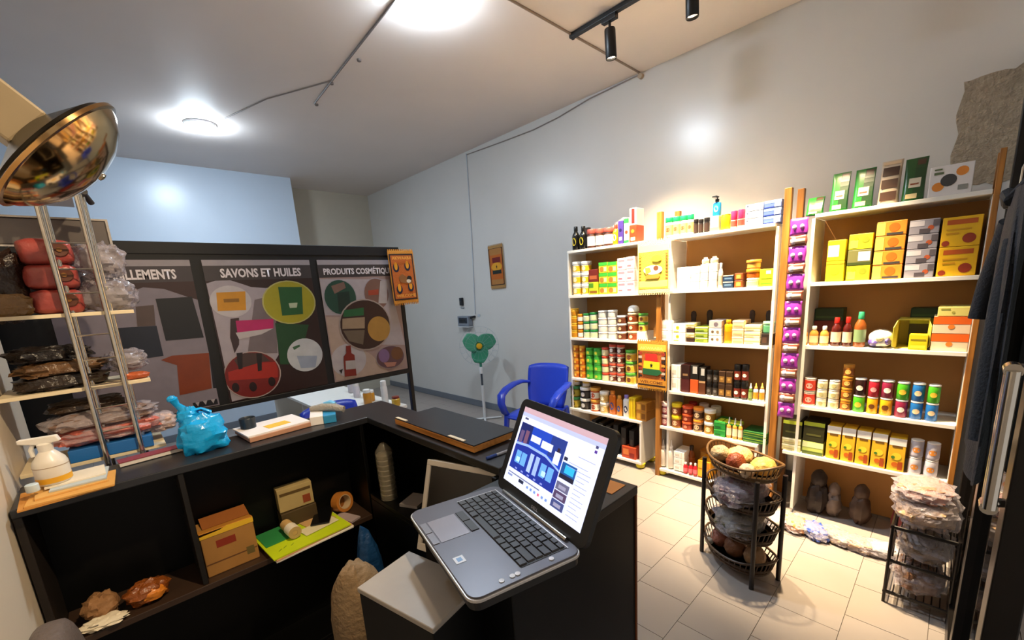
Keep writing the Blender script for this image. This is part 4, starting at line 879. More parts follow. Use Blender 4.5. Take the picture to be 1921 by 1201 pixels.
MB().lathe([(.0385,.006),(.0385,.022)], M('#dca01c',.4), 24).done('yellow_band', t); 
MB().lathe([(.0385,.052),(.0386,.054)], M('#a89478',.5), 24).done('seam', t)
MB().lathe([(.016,.096),(.017,.118),(.012,.122)], WHITE, 14).done('collar', t)
m = MB(); m.prism([(-.052,-.009,.140),(.030,-.009,.140),(.036,-.009,.122),(.010,-.009,.118),(-.012,-.009,.118),(-.052,-.009,.128)], (0,.018,0), WHITE); m.done('spray_head', t, bevel=.003)
m = MB(); m.tube([(-.024,0,.120),(-.032,0,.105),(-.030,0,.085)], .005, WHITE); m.done('trigger', t)
tag(MB().lathe([(.013,0),(.014,.002),(.014,.020),(.012,.022)], M('#c4d4dc',.3), 16).done('loose_cap', None, (-.232,1.745,1.0285)), 'small pale bottle cap on the envelopes by the spray bottle', 'cap')

t = thing('plastic_bag', 'knotted bright blue plastic bag on the counter', 'bag', (.178, 1.835, 1.0005), R(8))
BAG = M('#12a0e6', .25, var=.08, scale=18, bump=.35, bscale=26)
MB().blob((0,0,.062),(.074,.062,.075), BAG, 4, .20, 1.7, 30, 20, .8, -.83, crease=True).done('bag', t)
m = MB(); m.blob((-.030,0,.135),(.032,.024,.036), BAG, 9, .3, 3, crease=True); m.tube([(-.025,0,.135),(-.040,.003,.165),(-.052,.004,.182),(-.060,.0,.205)], [.022,.013,.010,.014], BAG, 10); m.blob((-.062,0,.205),(.014,.008,.012),BAG,2,.3); m.done('knot', t)
m = MB(); m.tube([(-.02,.0,.15),(.01,-.01,.155),(.035,-.012,.135)], [.012,.009,.014], BAG, 8, ez=.5); m.done('bag_handle', t)

t = thing('paper_pad', 'white writing pad with a yellow note on the middle of the counter', 'papers', (.412, 1.868, 1.0005), R(4))
MB().box((0,0,.010),(.225,.185,.018), M('#b98a70',.6)).done('wood_board', t, bevel=.002)
MB().box((-.003,.002,.0225),(.228,.180,.006), M('#ece8ea',.5)).done('paper', t, rz=R(1)); MB().box((.01,-.02,.0262),(.085,.055,.0012), M('#e8c04a',.5), R(6)).done('yellow_note', t)
t = thing('tissue_box', 'white and blue box with a grey cloth on top near the counter corner', 'box', (.598, 1.83, 1.0005), R(-20))
MB().bb(-.05,.0,-.06,.06,0,.036,M('#e8e6e6',.4)).done('white_half', t, bevel=.002); MB().bb(.001,.05,-.06,.06,0,.034,M('#2f8ec4',.4)).done('blue_half', t, bevel=.002)
m = MB(); m.tube([(-.045,.055,.045),(.0,.03,.052),(.05,.0,.048),(.085,-.02,.040)], [.012,.016,.018,.014], M('#9a968e',.8,bump=.4,scale=40), 10); m.done('cloth', t)
m = MB(); m.tube([(.01,.045,.06),(.035,.03,.066),(.055,.02,.060)], [.009,.012,.009], M('#6ab4e4',.6), 10); m.done('blue_cloth', t)
tag(MB().lathe([(.022,0),(.026,.003),(.029,.065),(.0275,.067),(.024,.06),(.020,.006),(.001,.006)], M('#1c2834',.35), 20).done('cup', None, (.335,1.905,1.0008)), 'dark plastic cup behind the white pad on the counter', 'cup')
t = thing('pen', 'pale grey pen lying on the counter beside the laptop screen', 'pen', (.825, .93, 1.005), R(-5)); MB().tube([(-.07,0,0),(.05,0,0),(.068,0,0)], [.0045,.0045,.0015], M('#b8bcc8',.3)).done('barrel', t); MB().tube([(-.072,0,0),(-.035,0,0)], .0049, M('#2c4a9a',.3)).done('cap', t)

# ------------------------------------------------------------------ things inside the counter shelves
t = thing('carton_box', 'brown cardboard carton with a yellow flap on the counter shelf', 'carton', (.180, 1.825, .5575), 0)
CB = M('#a8783c', .7, var=.1)
MB().bb(-.082,.082,-.075,.075,0,.150,CB).done('carton', t, bevel=.003); MB().bb(-.080,.080,-.0755,-.075,.045,.050,M('#6a4422',.7)).done('tape_line', t)
MB().bb(-.04,.02,-.0757,-.0751,.10,.128,M('#8a2c14',.6)).done('red_print', t); MB().bb(.045,.07,-.0757,-.0751,.03,.06,M('#6a5a2c',.6)).done('print', t)
m = MB(); m.box((0,-.045,.163),(.166,.062,.003), M('#c8862c',.7), rx=R(-14)); m.prism([(-.083,-.0765,.150),(.083,-.0765,.150),(.083,-.0765,.168),(.0,-.0765,.172),(-.02,-.0765,.164),(-.083,-.0765,.160)], (0,.003,0), M('#e6b82c',.6)); m.done('flap', t)
m = MB(); m.box((.01,.035,.160),(.15,.075,.003), M('#9a5a24',.7), rx=R(12)); m.done('back_flap', t)
t = thing('folder_stack', 'green and lime folders stacked on the counter shelf beside the carton', 'folders', (.43, 1.778, .5575), R(4))
for k, (c, dx, dy, rz) in enumerate((('#d8cfc4',.01,.0,1),('#e8e4dc',.005,-.012,-1),('#e0a880',0,-.006,2),('#c4dc1c',-.004,-.008,0))): MB().box((dx,dy,.003+.006*k),(.30,.235,.005), M(c,.5), R(rz)).done('folder', t)
MB().box((-.075,.045,.0255),(.14,.13,.002), M('#2f8a4a',.5), R(0)).done('green_cover', t); m = MB()
for a in ((-.115,-.078,-.098),(-.095,-.070,-.09),(-.07,-.075,-.082)): m.box((a[0],a[1],.0240),(.016,.002,.0006),M('#4a7a2c',.5),R(35))
m.done('handwriting', t)
MB().box((.07,.02,.0255),(.11,.10,.002), M('#c9a06a',.6), R(8)).done('kraft_sheet', t); MB().box((.055,-.03,.0275),(.14,.065,.0015), M('#e4dcb8',.5), R(5)).done('receipt_strip', t)
t = thing('paper_roll', 'white till paper roll lying on the green folders', 'paper roll', (.385, 1.775, .6095), R(-86))
rm = Matrix.Rotation(R(90),4,'Y')
MB().lathe([(.022,-.05),(.022,.05)], M('#c8a468',.6), 20, m4=rm).done('kraft_end', t); MB().lathe([(.0245,-.0),(.0245,.0505),(.010,.051),(.009,.045),(.002,.044)], M('#ece4d4',.6), 20, mats=[M('#ece4d4',.6),M('#b89a68',.6),M('#2a1c10',.6),M('#1c120a',.6)], m4=rm).done('paper', t)
t = thing('phone', 'black smartphone lying on the folders', 'phone', (.525, 1.815, .586), R(-28)); MB().box((0,0,.004),(.075,.15,.008), M('#0c0c0d',.25)).done('body', t, bevel=.003); MB().box((0,0,.0084),(.069,.142,.0008), M('#060607',.12)).done('screen', t)
t = thing('small_carton', 'small tan printed carton at the back of the counter shelf', 'carton', (.445, 1.875, .640), R(-3)); MB().box((0,0,.06),(.135,.05,.10), M('#b09a68',.6)).done('carton', t, bevel=.002); MB().box((0,-.0255,.085),(.12,.001,.012), M('#5a4420',.6)).done('print', t); MB().box((.04,-.0255,.04),(.03,.001,.035), M('#8a3a1c',.6)).done('print', t)
tag(MB().bb(-.07,.07,-.03,.03,0,.089,M('#4a3a20',.6)).done('dark_carton', None, (.445,1.87,.5580), 0, bevel=.002), 'dark carton under the small tan carton', 'carton')
t = thing('tape_roll', 'roll of brown packing tape standing at the end of the shelf', 'tape', (.625, 1.845, .603), R(20))
prof = [(.045,-.02),(.045,.02),(.032,.02),(.032,-.02),(.045,-.02)]
MB().lathe(prof, M('#b87430',.35), 28, m4=Matrix.Rotation(R(78),4,'X')).done('tape', t); 
MB().lathe([(.0315,-.0205),(.0315,.0205),(.029,.0205),(.029,-.0205),(.0315,-.0205)], M('#c9b08a',.6), 28, m4=Matrix.Rotation(R(78),4,'X')).done('core', t)
tag(MB().box((0,0,.004),(.05,.11,.008), M('#a8989a',.5), R(20)).done('notepad', None, (.608,1.765,.5580)), 'grey notepad poking out beside the black phone', 'notepad')
t = thing('snack_bag', 'orange and dark bag in the left compartment of the counter shelf', 'bag', (-.065, 1.775, .5575), R(10)); MB().blob((0,0,.034),(.062,.045,.036), M('#8a4a1c',.35,bump=.5,bscale=40), 6, .25, 2.4, flat=-.9, crease=True).done('bag', t); MB().blob((.012,-.028,.030),(.034,.022,.020), M('#d8822c',.3), 8, .25).done('label', t)
t = thing('crumpled_paper', 'crumpled brown and white paper in the corner of the counter shelf', 'paper', (-.183, 1.76, .5575), R(-10)); MB().blob((0,.03,.040),(.045,.05,.042), M('#9a7048',.7,bump=.5,bscale=30), 12, .25, 2.2, flat=-.9, crease=True).done('kraft_paper', t); MB().blob((.015,-.03,.016),(.058,.032,.016), M('#efe4cc',.6,bump=.4,bscale=30), 14, .3, 2.6, flat=-.9, crease=True).done('white_paper', t)
t = thing('cup_sleeve', 'tall wrapped stack of pale plastic cups in the dark counter corner', 'cups', (.740, 1.60, .6605))
m = MB(); pr = []
for k in range(9): pr += [(.030,.022*k+.002),(.033,.022*k+.018),(.0335,.022*k+.021)]
m.lathe(pr+[(.026,.203),(.001,.204)], M('#6f6552',.4), 20); m.done('cups', t); MB().lathe([(.036,0),(.0365,.21),(.020,.235),(.012,.245)], M('#a8a08c',.15,alpha=.25), 18).done('wrapper', t)
tag(MB().box((0,0,.006),(.10,.085,.012), M('#8f8886',.5), R(25)).done('paper_card', None, (.79,1.475,.6605)), 'grey card lying on the inner counter shelf below the board', 'card')
t = thing('tan_sack', 'tan woven sack standing on the floor inside the counter', 'sack', (.47, 1.36, 0), R(20)); MB().blob((0,0,.30),(.10,.085,.31), M('#8c7456',.8,var=.12,bump=.4,bscale=50), 3, .1, 2, 24, 20, .8, -.95).done('sack', t); MB().bb(.018,.036,-.094,-.083,.33,.53,M('#d8c41c',.5)).done('yellow_strap', t, bevel=.003); MB().tube([(-.09,-.03,.30),(0,-.095,.30),(.09,-.03,.30)], .003, M('#5a4028',.7)).done('seam', t)
tag(MB().blob((0,0,.30),(.06,.06,.31), M('#16406e',.4,bump=.3), 5, .15, 2.2, flat=-.95).done('blue_bag', None, (.575,1.50,0)), 'dark blue bag behind the tan sack', 'bag')
tag(MB().blob((0,0,.04),(.05,.05,.05), M('#a83a1c',.4,bump=.3), 5, .25, 2.2, flat=-.8).done('red_packet', None, (.375,1.15,.0)), 'small red packet on the floor below the tan sack', 'packet')
t = thing('office_chair', 'grey rounded chair back at the bottom left corner', 'chair', (-.20, 1.17, 0), R(90)); GC = M('#5a4f4a', .6, var=.1, bump=.2, bscale=80)
MB().blob((0,0,.69),(.14,.045,.20), GC, 2, .02, 1, 24, 16, .6).done('backrest', t); MB().tube([(.0,-.05,.62),(0,-.09,.45),(0,-.16,.41)], .016, BLK).done('back_bracket', t); MB().blob((0.03,-.19,.44),(.14,.15,.045), GC, 3, .02, 1, 24, 12, .7).done('seat', t); MB().tube([(.03,-.19,.40),(.03,-.19,.07)], .022, BLK).done('gas_lift', t)
for k in range(5): MB().tube([(.03,-.19,.08),(.03+.16*math.cos(k*1.2566),-.19+.16*math.sin(k*1.2566),.045)], .014, BLK).done('leg', t); MB().lathe([(.015,0),(.022,.01),(.022,.03),(.01,.04)], BLK, 12, (.03+.16*math.cos(k*1.2566),-.19+.16*math.sin(k*1.2566),0)).done('castor', t)
# ------------------------------------------------------------------ goods rack behind the left end of the counter
PLA = M('#c8c0c8', .12, var=.0, alpha=.38, bump=.9, bscale=35)
t = thing('display_rack', 'chrome ladder-sided display rack with pale shelves at the left', 'rack', (-.08, 2.06, 0))
for x in (.0, .092): MB().tube([(x,-.10,0),(x,-.10,1.955)], .0085, CHROME, 12).done('pole', t)
for x in (.012, .104): MB().tube([(x,-.06,0),(x,-.06,1.90)], .006, CHROME, 10).done('pole', t)
for z in (.2,.45,.75,1.115,1.195,1.275,1.36,1.44,1.575,1.65,1.73): MB().tube([(0,-.10,z),(.092,-.10,z)], .0028, CHROME, 6).done('rung', t)
SHF = M('#e6d6b4', .45, var=.05)
for z in (.30,.66,1.02,1.265,1.508): MB().bb(-.20,.16,-.088,.15,z-.006,z+.006,SHF).done('shelf', t, bevel=.001)
MB().bb(-.21,.148,.10,.116,1.745,1.832,M('#6a6462',.3,.6)).done('header_panel', t, bevel=.004)
m = MB()
for a in ((-.21,.155,.097,.119,1.832,1.838),(-.21,.155,.097,.119,1.739,1.745),(.148,.155,.097,.119,1.745,1.832)): m.bb(*a, M('#c9c2ba',.25,.8))
m.done('header_trim', t); MB().bb(-.21,.08,-.08,.09,1.872,1.880,M('#b8bcc4',.3)).done('top_shelf', t, bevel=.001)
def pk(name, label, cat, c, r3, col, seed, wrap=None, amp=.2, e=.75, rz=0, rough=.35, group=None, extra=None, freq=2.4):
    q = thing(name, label, cat, (c[0], c[1], c[2]), R(rz), group)
    MB().blob((0,0,r3[2]*.92), r3, M(col, rough, var=.3, scale=25, bump=.6, bscale=40), seed, amp, freq, 26, 16, e, -.86, crease=True).done('contents', q)
    if wrap: MB().blob((0,0,r3[2]*.95), (r3[0]*1.12,r3[1]*1.12,r3[2]*1.12), PLA, seed+3, .20, 2.6, 30, 18, .8, -.84, crease=True).done('plastic_wrap', q)
    if extra: extra(q)
    return q
Y0 = 2.06
pk('leather_bundle','dark brown leather bundle, left end of the top rack shelf','leather goods',(-.205,Y0,1.5145),(.060,.07,.105),'#2a1a12',2,None,.28)
pk('leather_bundle','tan and olive bundle lying at the front of the top rack shelf','leather goods',(-.205,1.985,1.5145),(.058,.016,.035),'#7a5a30',5,None,.25)
RED = '#97403a'
for k in range(3):
    q = thing('red_packet', 'salmon red packet with brown flower print on the top rack shelf, '+('bottom','middle','top')[k]+' one', 'packet', (-.095+.010*k*0, Y0+.0, 1.5145+.078*k), R(3*k-3), 'red packets on the top rack shelf')
    MB().blob((0,0,.0385),(.062,.07,.040), M(RED,.3,bump=.4,bscale=25), 3+k, .07, 2, 24, 14, .45, -.9).done('packet', q)
    m = MB(); m.lathe([(.001,0),(.020,.001),(.022,-.004)], M('#5a2c14',.4), 12, (.030,-.0735,.042), m4=Matrix.Rotation(R(90),4,'X')); m.lathe([(.001,0),(.007,.002)], M('#8a5a1c',.4), 10, (.030,-.076,.042), m4=Matrix.Rotation(R(90),4,'X')); m.done('flower_print', q)
def clear(name, label, c, r3, seed, rz=0):
    q = thing(name, label, 'bag', c, R(rz))
    MB().blob((0,0,r3[2]*.92), r3, M('#a8a0a8',.14,var=.0,alpha=.5,bump=1.0,bscale=30), seed, .17, 2.6, 34, 22, .8, -.85, crease=True).done('plastic_film', q)
    MB().blob((0,0,r3[2]*.8), (r3[0]*.7,r3[1]*.7,r3[2]*.7), M('#8a827c',.6,var=.3), seed+1, .2, 2, flat=-.85).done('contents', q); return q
clear('clear_bag','crumpled clear plastic bag on the top rack shelf, upper one beside the red packets',(.025,Y0+.01,1.63),(.070,.065,.060),21,10)
clear('clear_bag','crumpled clear plastic bag on the top rack shelf, lower one beside the red packets',(.028,Y0,1.5145),(.078,.07,.056),24,-15)
pk('leather_bundle','flat stack of dark leather goods on the middle rack shelf','leather goods',(-.135,Y0,1.2715),(.115,.075,.026),'#2c2018',7,None,.2,.6)
pk('leather_bundle','flat brown and cream leather pieces, upper stack on the middle rack shelf','leather goods',(-.13,Y0,1.318),(.11,.072,.024),'#6a4c30',9,None,.25,.6)
pk('leather_bundle','dark folded leather goods topping the middle rack shelf','leather goods',(-.15,Y0+.01,1.362),(.10,.066,.026),'#1c1412',11,None,.25,.6)
clear('clear_bag','clear plastic bag bulging past the right pole on the middle rack shelf',(.030,Y0,1.300),(.060,.06,.040),28,5)
pk('orange_slipper','orange slipper tip sticking out of the middle rack shelf','slipper',(.045,2.01,1.2715),(.038,.03,.013),'#b8582c',13,None,.1)
pk('packed_textile','salmon pink textile packed in plastic on the lower rack shelf','textile',(-.06,Y0,1.0765),(.145,.085,.028),'#c86a5c',15,True,.15,.6)
pk('packed_textile','grey brown textile in plastic at the top of the lower rack shelf','textile',(-.065,Y0,1.128),(.135,.08,.026),'#8a7064',17,True,.2,.6)
pk('packed_textile','dark textile bundle heaped above the lower rack shelf','textile',(-.10,Y0+.03,1.178),(.10,.06,.022),'#3a2a1c',19,None,.2,.6)
pk('packed_textile','cream textile with blue stripe at the right end of the lower rack shelf','textile',(.075,Y0+.02,1.06),(.055,.06,.030),'#d8b8a8',21,True,.2,.6)
t = tag(MB().bb(-.125,.09,-.075,.075,0,.042,M('#1f6ab4',.4)).done('blue_box', None, (-.04,2.045,1.0265), R(-2), bevel=.002), 'flat blue box on the lower rack shelf behind the chrome poles', 'box')
t = thing('book', 'flat white book with dark spine edge at the foot of the rack poles', 'book', (.03, 1.905, 1.0005), R(6)); MB().box((0,0,.008),(.17,.05,.012), M('#e2dcd6',.5)).done('pages', t); MB().box((0,0,.0155),(.172,.052,.003), M('#8a3a44',.4)).done('cover', t)

# polished metal dish with its box-shaped body on top of the rack
t = thing('metal_dish', 'large polished bronze dish with a beige box body on top of the left rack', 'dish', (0,0,0))
DM = M('#c8a878', .12, 1.0, var=.06, scale=6)
ctr = Vector((-.006, 1.50, 1.880)); ax = Vector((.707,-.02,-.707)).normalized()
mt = ax.to_track_quat('Z','Y').to_matrix().to_4x4(); mt.translation = ctr; t.matrix_world = mt
MB().lathe([(.035,-.042),(.060,-.040),(.105,-.022),(.158,.0),(.164,.004),(.160,.008),(.150,.022),(.125,.044),(.085,.064),(.04,.075),(.001,.078)], DM, 48).done('dish', t)
MB().lathe([(.1585,-.004),(.1665,.000),(.1665,.008),(.1585,.010)], M('#b08c5c',.15,1.0), 48).done('rim', t)
MB().lathe([(.060,-.050),(.150,-.012),(.151,-.006)], M('#1c1812',.3,.8), 48).done('gap_shade', t)  # dark ring paints the shade in the gap between dish and body
MB().bb(-.052,.045,-.05,.05,-.135,-.046,M('#7a6c54',.45,var=.06)).done('body', t, bevel=.006)
MB().lathe([(.010,0),(.010,.006),(.004,.008)], M('#b8b0a0',.2,1.0), 16, (.02,.02,.074)).done('boss', t)
iv = mt.inverted(); MB().tube([iv @ Vector(p) for p in ((-.095,1.50,1.970),(-.13,1.50,2.005),(-.18,1.50,2.02),(-.283,1.50,2.02))], .012, CHROME, 10).done('arm', t)
q = MB(); q.T = iv @ Matrix.Translation((-.2795,1.50,2.02)); q.box((0,0,0),(.008,.07,.07), M('#7a6c54',.45,var=.06)); q.done('wall_plate', t)
t = tag(MB().tube([(0,0,0),(.0,.05,.0),(.012,.08,-.02)], .009, M('#2c2a2c',.4), 10).done('dark_clip', None, (.03,1.955,1.889)), 'dark clip at the top of the right chrome pole', 'clip')

# ------------------------------------------------------------------ blue plastic armchairs
BLU = M('#1a36b0', .32, var=.04)
def armchair(label, loc, rz):
    t = thing('plastic_chair', label, 'chair', loc, rz, 'blue plastic armchairs')
    # local: front = -y
    def bk(u, v):
        x = (u-.5)*(.40-.06*(1-v)+.03*math.sin(math.pi*v)); c = 1-(2*u-1)**2
        return (x, .20+.10*v+.035*c-.02, .40+.40*v-.025*(abs(2*u-1)**4)*(v > .99))
    MB().grid(bk, 14, 8, BLU).done('backrest', t, solid=.012)
    MB().grid(lambda u, v: ((u-.5)*(.42-.02*v), -.22+.43*v, .425-.03*math.sin(math.pi*u)*.5-.02*v+(-.02*(1-v)**6)), 12, 8, BLU).done('seat', t, solid=.012)
    for s in (-1, 1):
        MB().tube([(s*.185,.235,.63),(s*.235,.17,.645),(s*.255,.05,.645),(s*.255,-.10,.63),(s*.250,-.20,.595),(s*.235,-.235,.53),(s*.215,-.225,.46),(s*.205,-.19,.42)], [.022,.032,.038,.038,.038,.034,.030,.022], BLU, 12, ez=.55).done('armrest', t)
        MB().tube([(s*.205,-.20,.42),(s*.225,-.25,0)], [.026,.017], BLU, 10).done('leg', t); MB().tube([(s*.19,.20,.42),(s*.215,.30,0)], [.026,.017], BLU, 10).done('leg', t)
    return t
armchair('blue plastic armchair standing left of the far shelves, facing the counter', (2.64, 2.50, 0), R(-72))
armchair('blue plastic armchair mostly hidden behind the counter, under the poster board', (1.05, 2.70, 0), R(6))

# ------------------------------------------------------------------ pedestal fan
t = thing('pedestal_fan', 'white pedestal fan with green blades and yellow hub by the wall', 'fan', (3.05, 3.76, 0), R(-38))
FW = M('#d4d6d8', .35); GR = M('#3f9a78', .3, alpha=.88)
MB().tube([(-.2,0,.015),(.2,0,.015)], .014, FW, ez=.8).done('base_bar', t); MB().tube([(0,-.2,.015),(0,.2,.015)], .014, FW, ez=.8).done('base_bar', t)
MB().tube([(0,0,.02),(0,0,.42)], .017, FW, 12).done('lower_pole', t); MB().tube([(0,0,.40),(0,0,.60)], .012, M('#3c4450',.4), 12).done('upper_pole', t); MB().lathe([(.022,.56),(.024,.58),(.024,.62),(.018,.64)], FW, 14).done('collar', t); MB().tube([(0,0,.62),(0,.02,.80)], .015, M('#2c7a66',.4), 12).done('neck', t)
rx = Matrix.Rotation(R(90),4,'X')
MB().lathe([(.03,-.10),(.055,-.08),(.06,-.02),(.045,.0)], M('#2c7a66',.4), 20, (0,.02,.885), m4=rx).done('motor', t)
MB().lathe([(.034,.0),(.036,.02),(.028,.034),(.001,.040)], M('#d8a41c',.3), 20, (0,-.005,.885), m4=rx).done('hub', t)
for k in range(3):
    a0 = R(22+120*k)
    def bl(u, v):
        r = .035+.165*v; wd = (.25+.75*math.sin(math.pi*(.12+.80*v)))*.105/max(r,.065)
        a = a0+(u-.42)*wd*2.2; return (r*math.cos(a), -.012-.02*(u-.5), .885+r*math.sin(a))
    MB().grid(bl, 10, 10, GR).done('blade', t, solid=.003)
m = MB()
for r_, y in ((.225,-.0),(.16,-.045),(.06,-.06)): m.tube([(r_*math.cos(2*math.pi*k/32), y, .885+r_*math.sin(2*math.pi*k/32)) for k in range(32)], .0012, M('#8f9ca6',.4), 5, True)
for k in range(18):
    a = 2*math.pi*k/18; m.tube([(.05*math.cos(a),-.06,.885+.05*math.sin(a)),(.16*math.cos(a),-.045,.885+.16*math.sin(a)),(.225*math.cos(a),0,.885+.225*math.sin(a)),(.15*math.cos(a),.07,.885+.12*math.sin(a))], .0008, M('#8f9ca6',.4), 4)
m.done('guard', t)

# ------------------------------------------------------------------ wall fittings
t = thing('intercom', 'small black wall phone above the meter box on the right wall', 'phone', (WX, 4.455, 1.335)); MB().bb(-.03,0,-.03,.03,0,.10,M('#14161a',.35)).done('handset', t, bevel=.006); MB().bb(-.034,-.0305,-.018,.018,.06,.09,M('#2c333c',.2)).done('display', t); MB().bb(-.012,0,-.035,.035,-.035,-.025,M('#8a94a0',.4)).done('cradle', t)
t = thing('meter_box', 'grey meter box with dark window on the right wall above the fan', 'box', (WX, 4.385, 1.075)); MB().bb(-.07,0,-.115,.115,0,.125,M('#7c8490',.4)).done('housing', t, bevel=.006); MB().bb(-.0725,-.07,-.085,.085,.035,.105,M('#2c3038',.25)).done('window', t); MB().bb(-.08,0,-.118,.118,-.016,-.004,M('#c9ced4',.4)).done('lower_lip', t, bevel=.003); MB().bb(-.074,-.0725,-.05,.06,.05,.085,M('#14161a',.3)).done('breaker', t)
t = thing('wall_plug', 'small black plug sticking out beside the meter box', 'plug', (WX, 4.215, 1.19)); MB().tube([(-.002,0,0),(-.03,0,0),(-.035,.05,-.01)], .014, M('#14161a',.4), 10).done('plug', t); MB().bb(-.006,0,-.10,-.06,.0,.03,M('#b4bcc6',.5)).done('socket_plate', t)

# ------------------------------------------------------------------ low white stand behind the board
t = thing('display_stand', 'low white display stand seen under the poster board', 'stand', (1.42, 4.05, 0))
for z in (.28,.60): MB().bb(-.26,.27,-.95,.95,z-.012,z+.012,WHITE).done('shelf', t, bevel=.002)
for y in (-.95,.0,.93): MB().bb(-.26,.262,y,y+.018,0,.587,WHITE).done('side_panel', t)
bg = 'goods on the low white display stand'
for k, (x, y, hh, ww, c, lab) in enumerate(((1.60,3.30,.20,.055,'#dcd6d2','white bottle on the low stand, right end under the board'),(1.56,3.50,.10,.08,'#c8881c','amber tub on the low stand, next to the white bottle'),(1.50,3.42,.13,.07,'#b87a1c','amber jar on the low stand, behind the amber tub'),(1.62,3.15,.08,.07,'#c9a02c','yellow pot on the low stand, nearest the frame post'),(1.55,3.75,.14,.06,'#cfc6cc','pale bottle on the low stand, middle of the row'),(1.62,4.0,.12,.09,'#b9b0b6','pale packet on the low stand, left of the pale bottle'))):
    o = MB().lathe([(ww*.45,0),(ww*.5,.006),(ww*.5,hh*.7),(ww*.42,hh*.78)], M(c,.4), 16).done('bottle' if hh > .13 else 'tub', None, (x,y,.6125)); MB().lathe([(ww*.44,hh*.782),(ww*.44,hh*.98),(ww*.36,hh)], M('#e2dcd6' if k != 3 else '#7a2c1c',.4), 16).done('lid', o); tag(o, lab, 'bottle' if hh > .13 else 'tub', bg)

# ------------------------------------------------------------------ oval basket stand
t = thing('basket_stand', 'brown four-tier oval plastic basket stand on the tiled floor', 'basket stand', (2.17, .66, 0), R(-116))
BRN = M('#4a3420', .45, var=.06); BRD = M('#1e130d', .4)
RXb, RYb = .188, .125
for i, z in enumerate((.055,.215,.375,.545)):
    m = MB(); n = 40; c = BRN if i < 3 else M('#6a4c28',.45)
    el = lambda f, zz: [(RXb*f*math.cos(2*math.pi*k/n), RYb*f*math.sin(2*math.pi*k/n), zz) for k in range(n)]
    tall = lambda k: .05+.035*abs(math.cos(2*math.pi*k/n))**3
    m.tube([(p[0],p[1],z+tall(k)) for k, p in enumerate(el(1.04,0))], .006, c, 8, True); m.tube(el(.88, z), .006, c, 8, True); m.tube(el(.94, z+.022), .004, c, 6, True)
    m.lathe([(.001,z-.004),(RXb*.88,z-.004),(RXb*.88,z+.002),(.001,z+.002)], c, n, ey=RYb/RXb)
    m.lathe([(RXb*.885,z+.002),(RXb*.945,z+.028),(RXb*.935,z+.028),(RXb*.875,z+.002)], c, n, ey=RYb/RXb)
    for k in range(n):
        a, b = el(.88,z)[k], el(1.04, z+tall(k))[k]; m.tube([a, ((a[0]+b[0])/2*1.01,(a[1]+b[1])/2*1.01,(a[2]+b[2])/2), b], .0034, c, 4)
    m.done('basket', t)
for x, y in ((-.165,-.085),(.165,-.085),(-.165,.085),(.165,.085)):
    MB().tube([(x,y,0),(x,y,.56)], .011, BRD, 10).done('pole', t)
def onb(name, label, cat, x, y, z, r3, col, seed, **kw):
    a = R(-116); X_, Y_ = 2.17+x*math.cos(a)-y*math.sin(a), .66+x*math.sin(a)+y*math.cos(a)
    return pk(name, label, cat, (X_, Y_, z), r3, col, seed, **kw)
g = dict(amp=.08, e=1.0, rough=.5)
onb('calabash','large cream calabash at the back of the top basket','calabash',-.05,.03,.548,(.075,.06,.045),'#d8b878',1,**g)
onb('calabash','red brown calabash in the middle of the top basket','calabash',.0,-.045,.548,(.052,.045,.045),'#8a3a14',2,**g)
onb('calabash','pale yellow calabash at the right of the top basket','calabash',.09,.03,.548,(.075,.055,.042),'#dcb45c',3,**g)
onb('calabash','small white calabash at the front right of the top basket','calabash',.085,-.065,.548,(.045,.035,.035),'#d0b898',4,**g)
onb('calabash','beige shell piece at the front left of the top basket','shell',-.115,-.03,.548,(.050,.05,.045),'#b8a078',5,**g)
onb('filled_bag','grey purple bag filling the second basket','bag',0,0,.380,(.15,.10,.062),'#8a707c',31,wrap=True,amp=.25)
onb('filled_bag','olive green bag filling the third basket','bag',.0,0,.220,(.15,.10,.062),'#6a6444',33,wrap=True,amp=.25)
onb('gourd','pinkish gourd in the lowest basket, at its left','gourd',-.10,-.02,.060,(.05,.05,.055),'#a86a58',35,**g)
onb('gourd','brown gourd in the lowest basket, in its middle','gourd',.0,-.02,.060,(.055,.055,.055),'#8a5a3c',36,**g)
onb('gourd','tan gourd in the lowest basket, at its right','gourd',.10,.0,.060,(.05,.05,.06),'#a88058',37,**g)
a = R(-116); fx = lambda x, y: (2.17+x*math.cos(a)-y*math.sin(a), .66+x*math.sin(a)+y*math.cos(a))
t = thing('white_fork', 'white pronged comb sticking up in the lowest basket', 'comb', (*fx(-.125,-.075), .066), R(-80))
MB().blob((0,0,.02),(.022,.006,.022), WHITE, 1, .02).done('handle', t); m = MB()
for k in range(4): m.tube([(-.015+.01*k,0,.03),(-.017+.011*k,0,.095)], .0022, WHITE, 5)
m.done('prongs', t)

# ------------------------------------------------------------------ low black rack with bags, at the right
t = thing('low_rack', 'low black wire rack packed with bags beside the glass door', 'rack', (2.46, -.01, 0))
RB = M('#191413', .35, .3)
for x in (-.14,.14):
    for y in (-.102,.102): MB().tube([(x,y,0),(x,y,.385)], .006, RB, 8).done('leg', t)
for z in (.055,.212,.375):
    m = MB(); m.tube([(-.14,-.102,z),(.14,-.102,z),(.14,.102,z),(-.14,.102,z)], .009, RB, 8, True)
    for k in range(7): m.tube([(-.14,-.075+.025*k,z-.004),(.14,-.075+.025*k,z-.004)], .0025, RB, 5)
    m.done('tier', t)
gg = dict(wrap=True, amp=.2)
pk('filled_bag','brown bag on the bottom tier of the low black rack','bag',(2.45,-.01,.066),(.115,.085,.058),'#8a6248',41,**gg)
pk('filled_bag','tan bag on the middle tier of the low black rack','bag',(2.45,-.01,.223),(.115,.085,.060),'#7a6450',43,**gg)
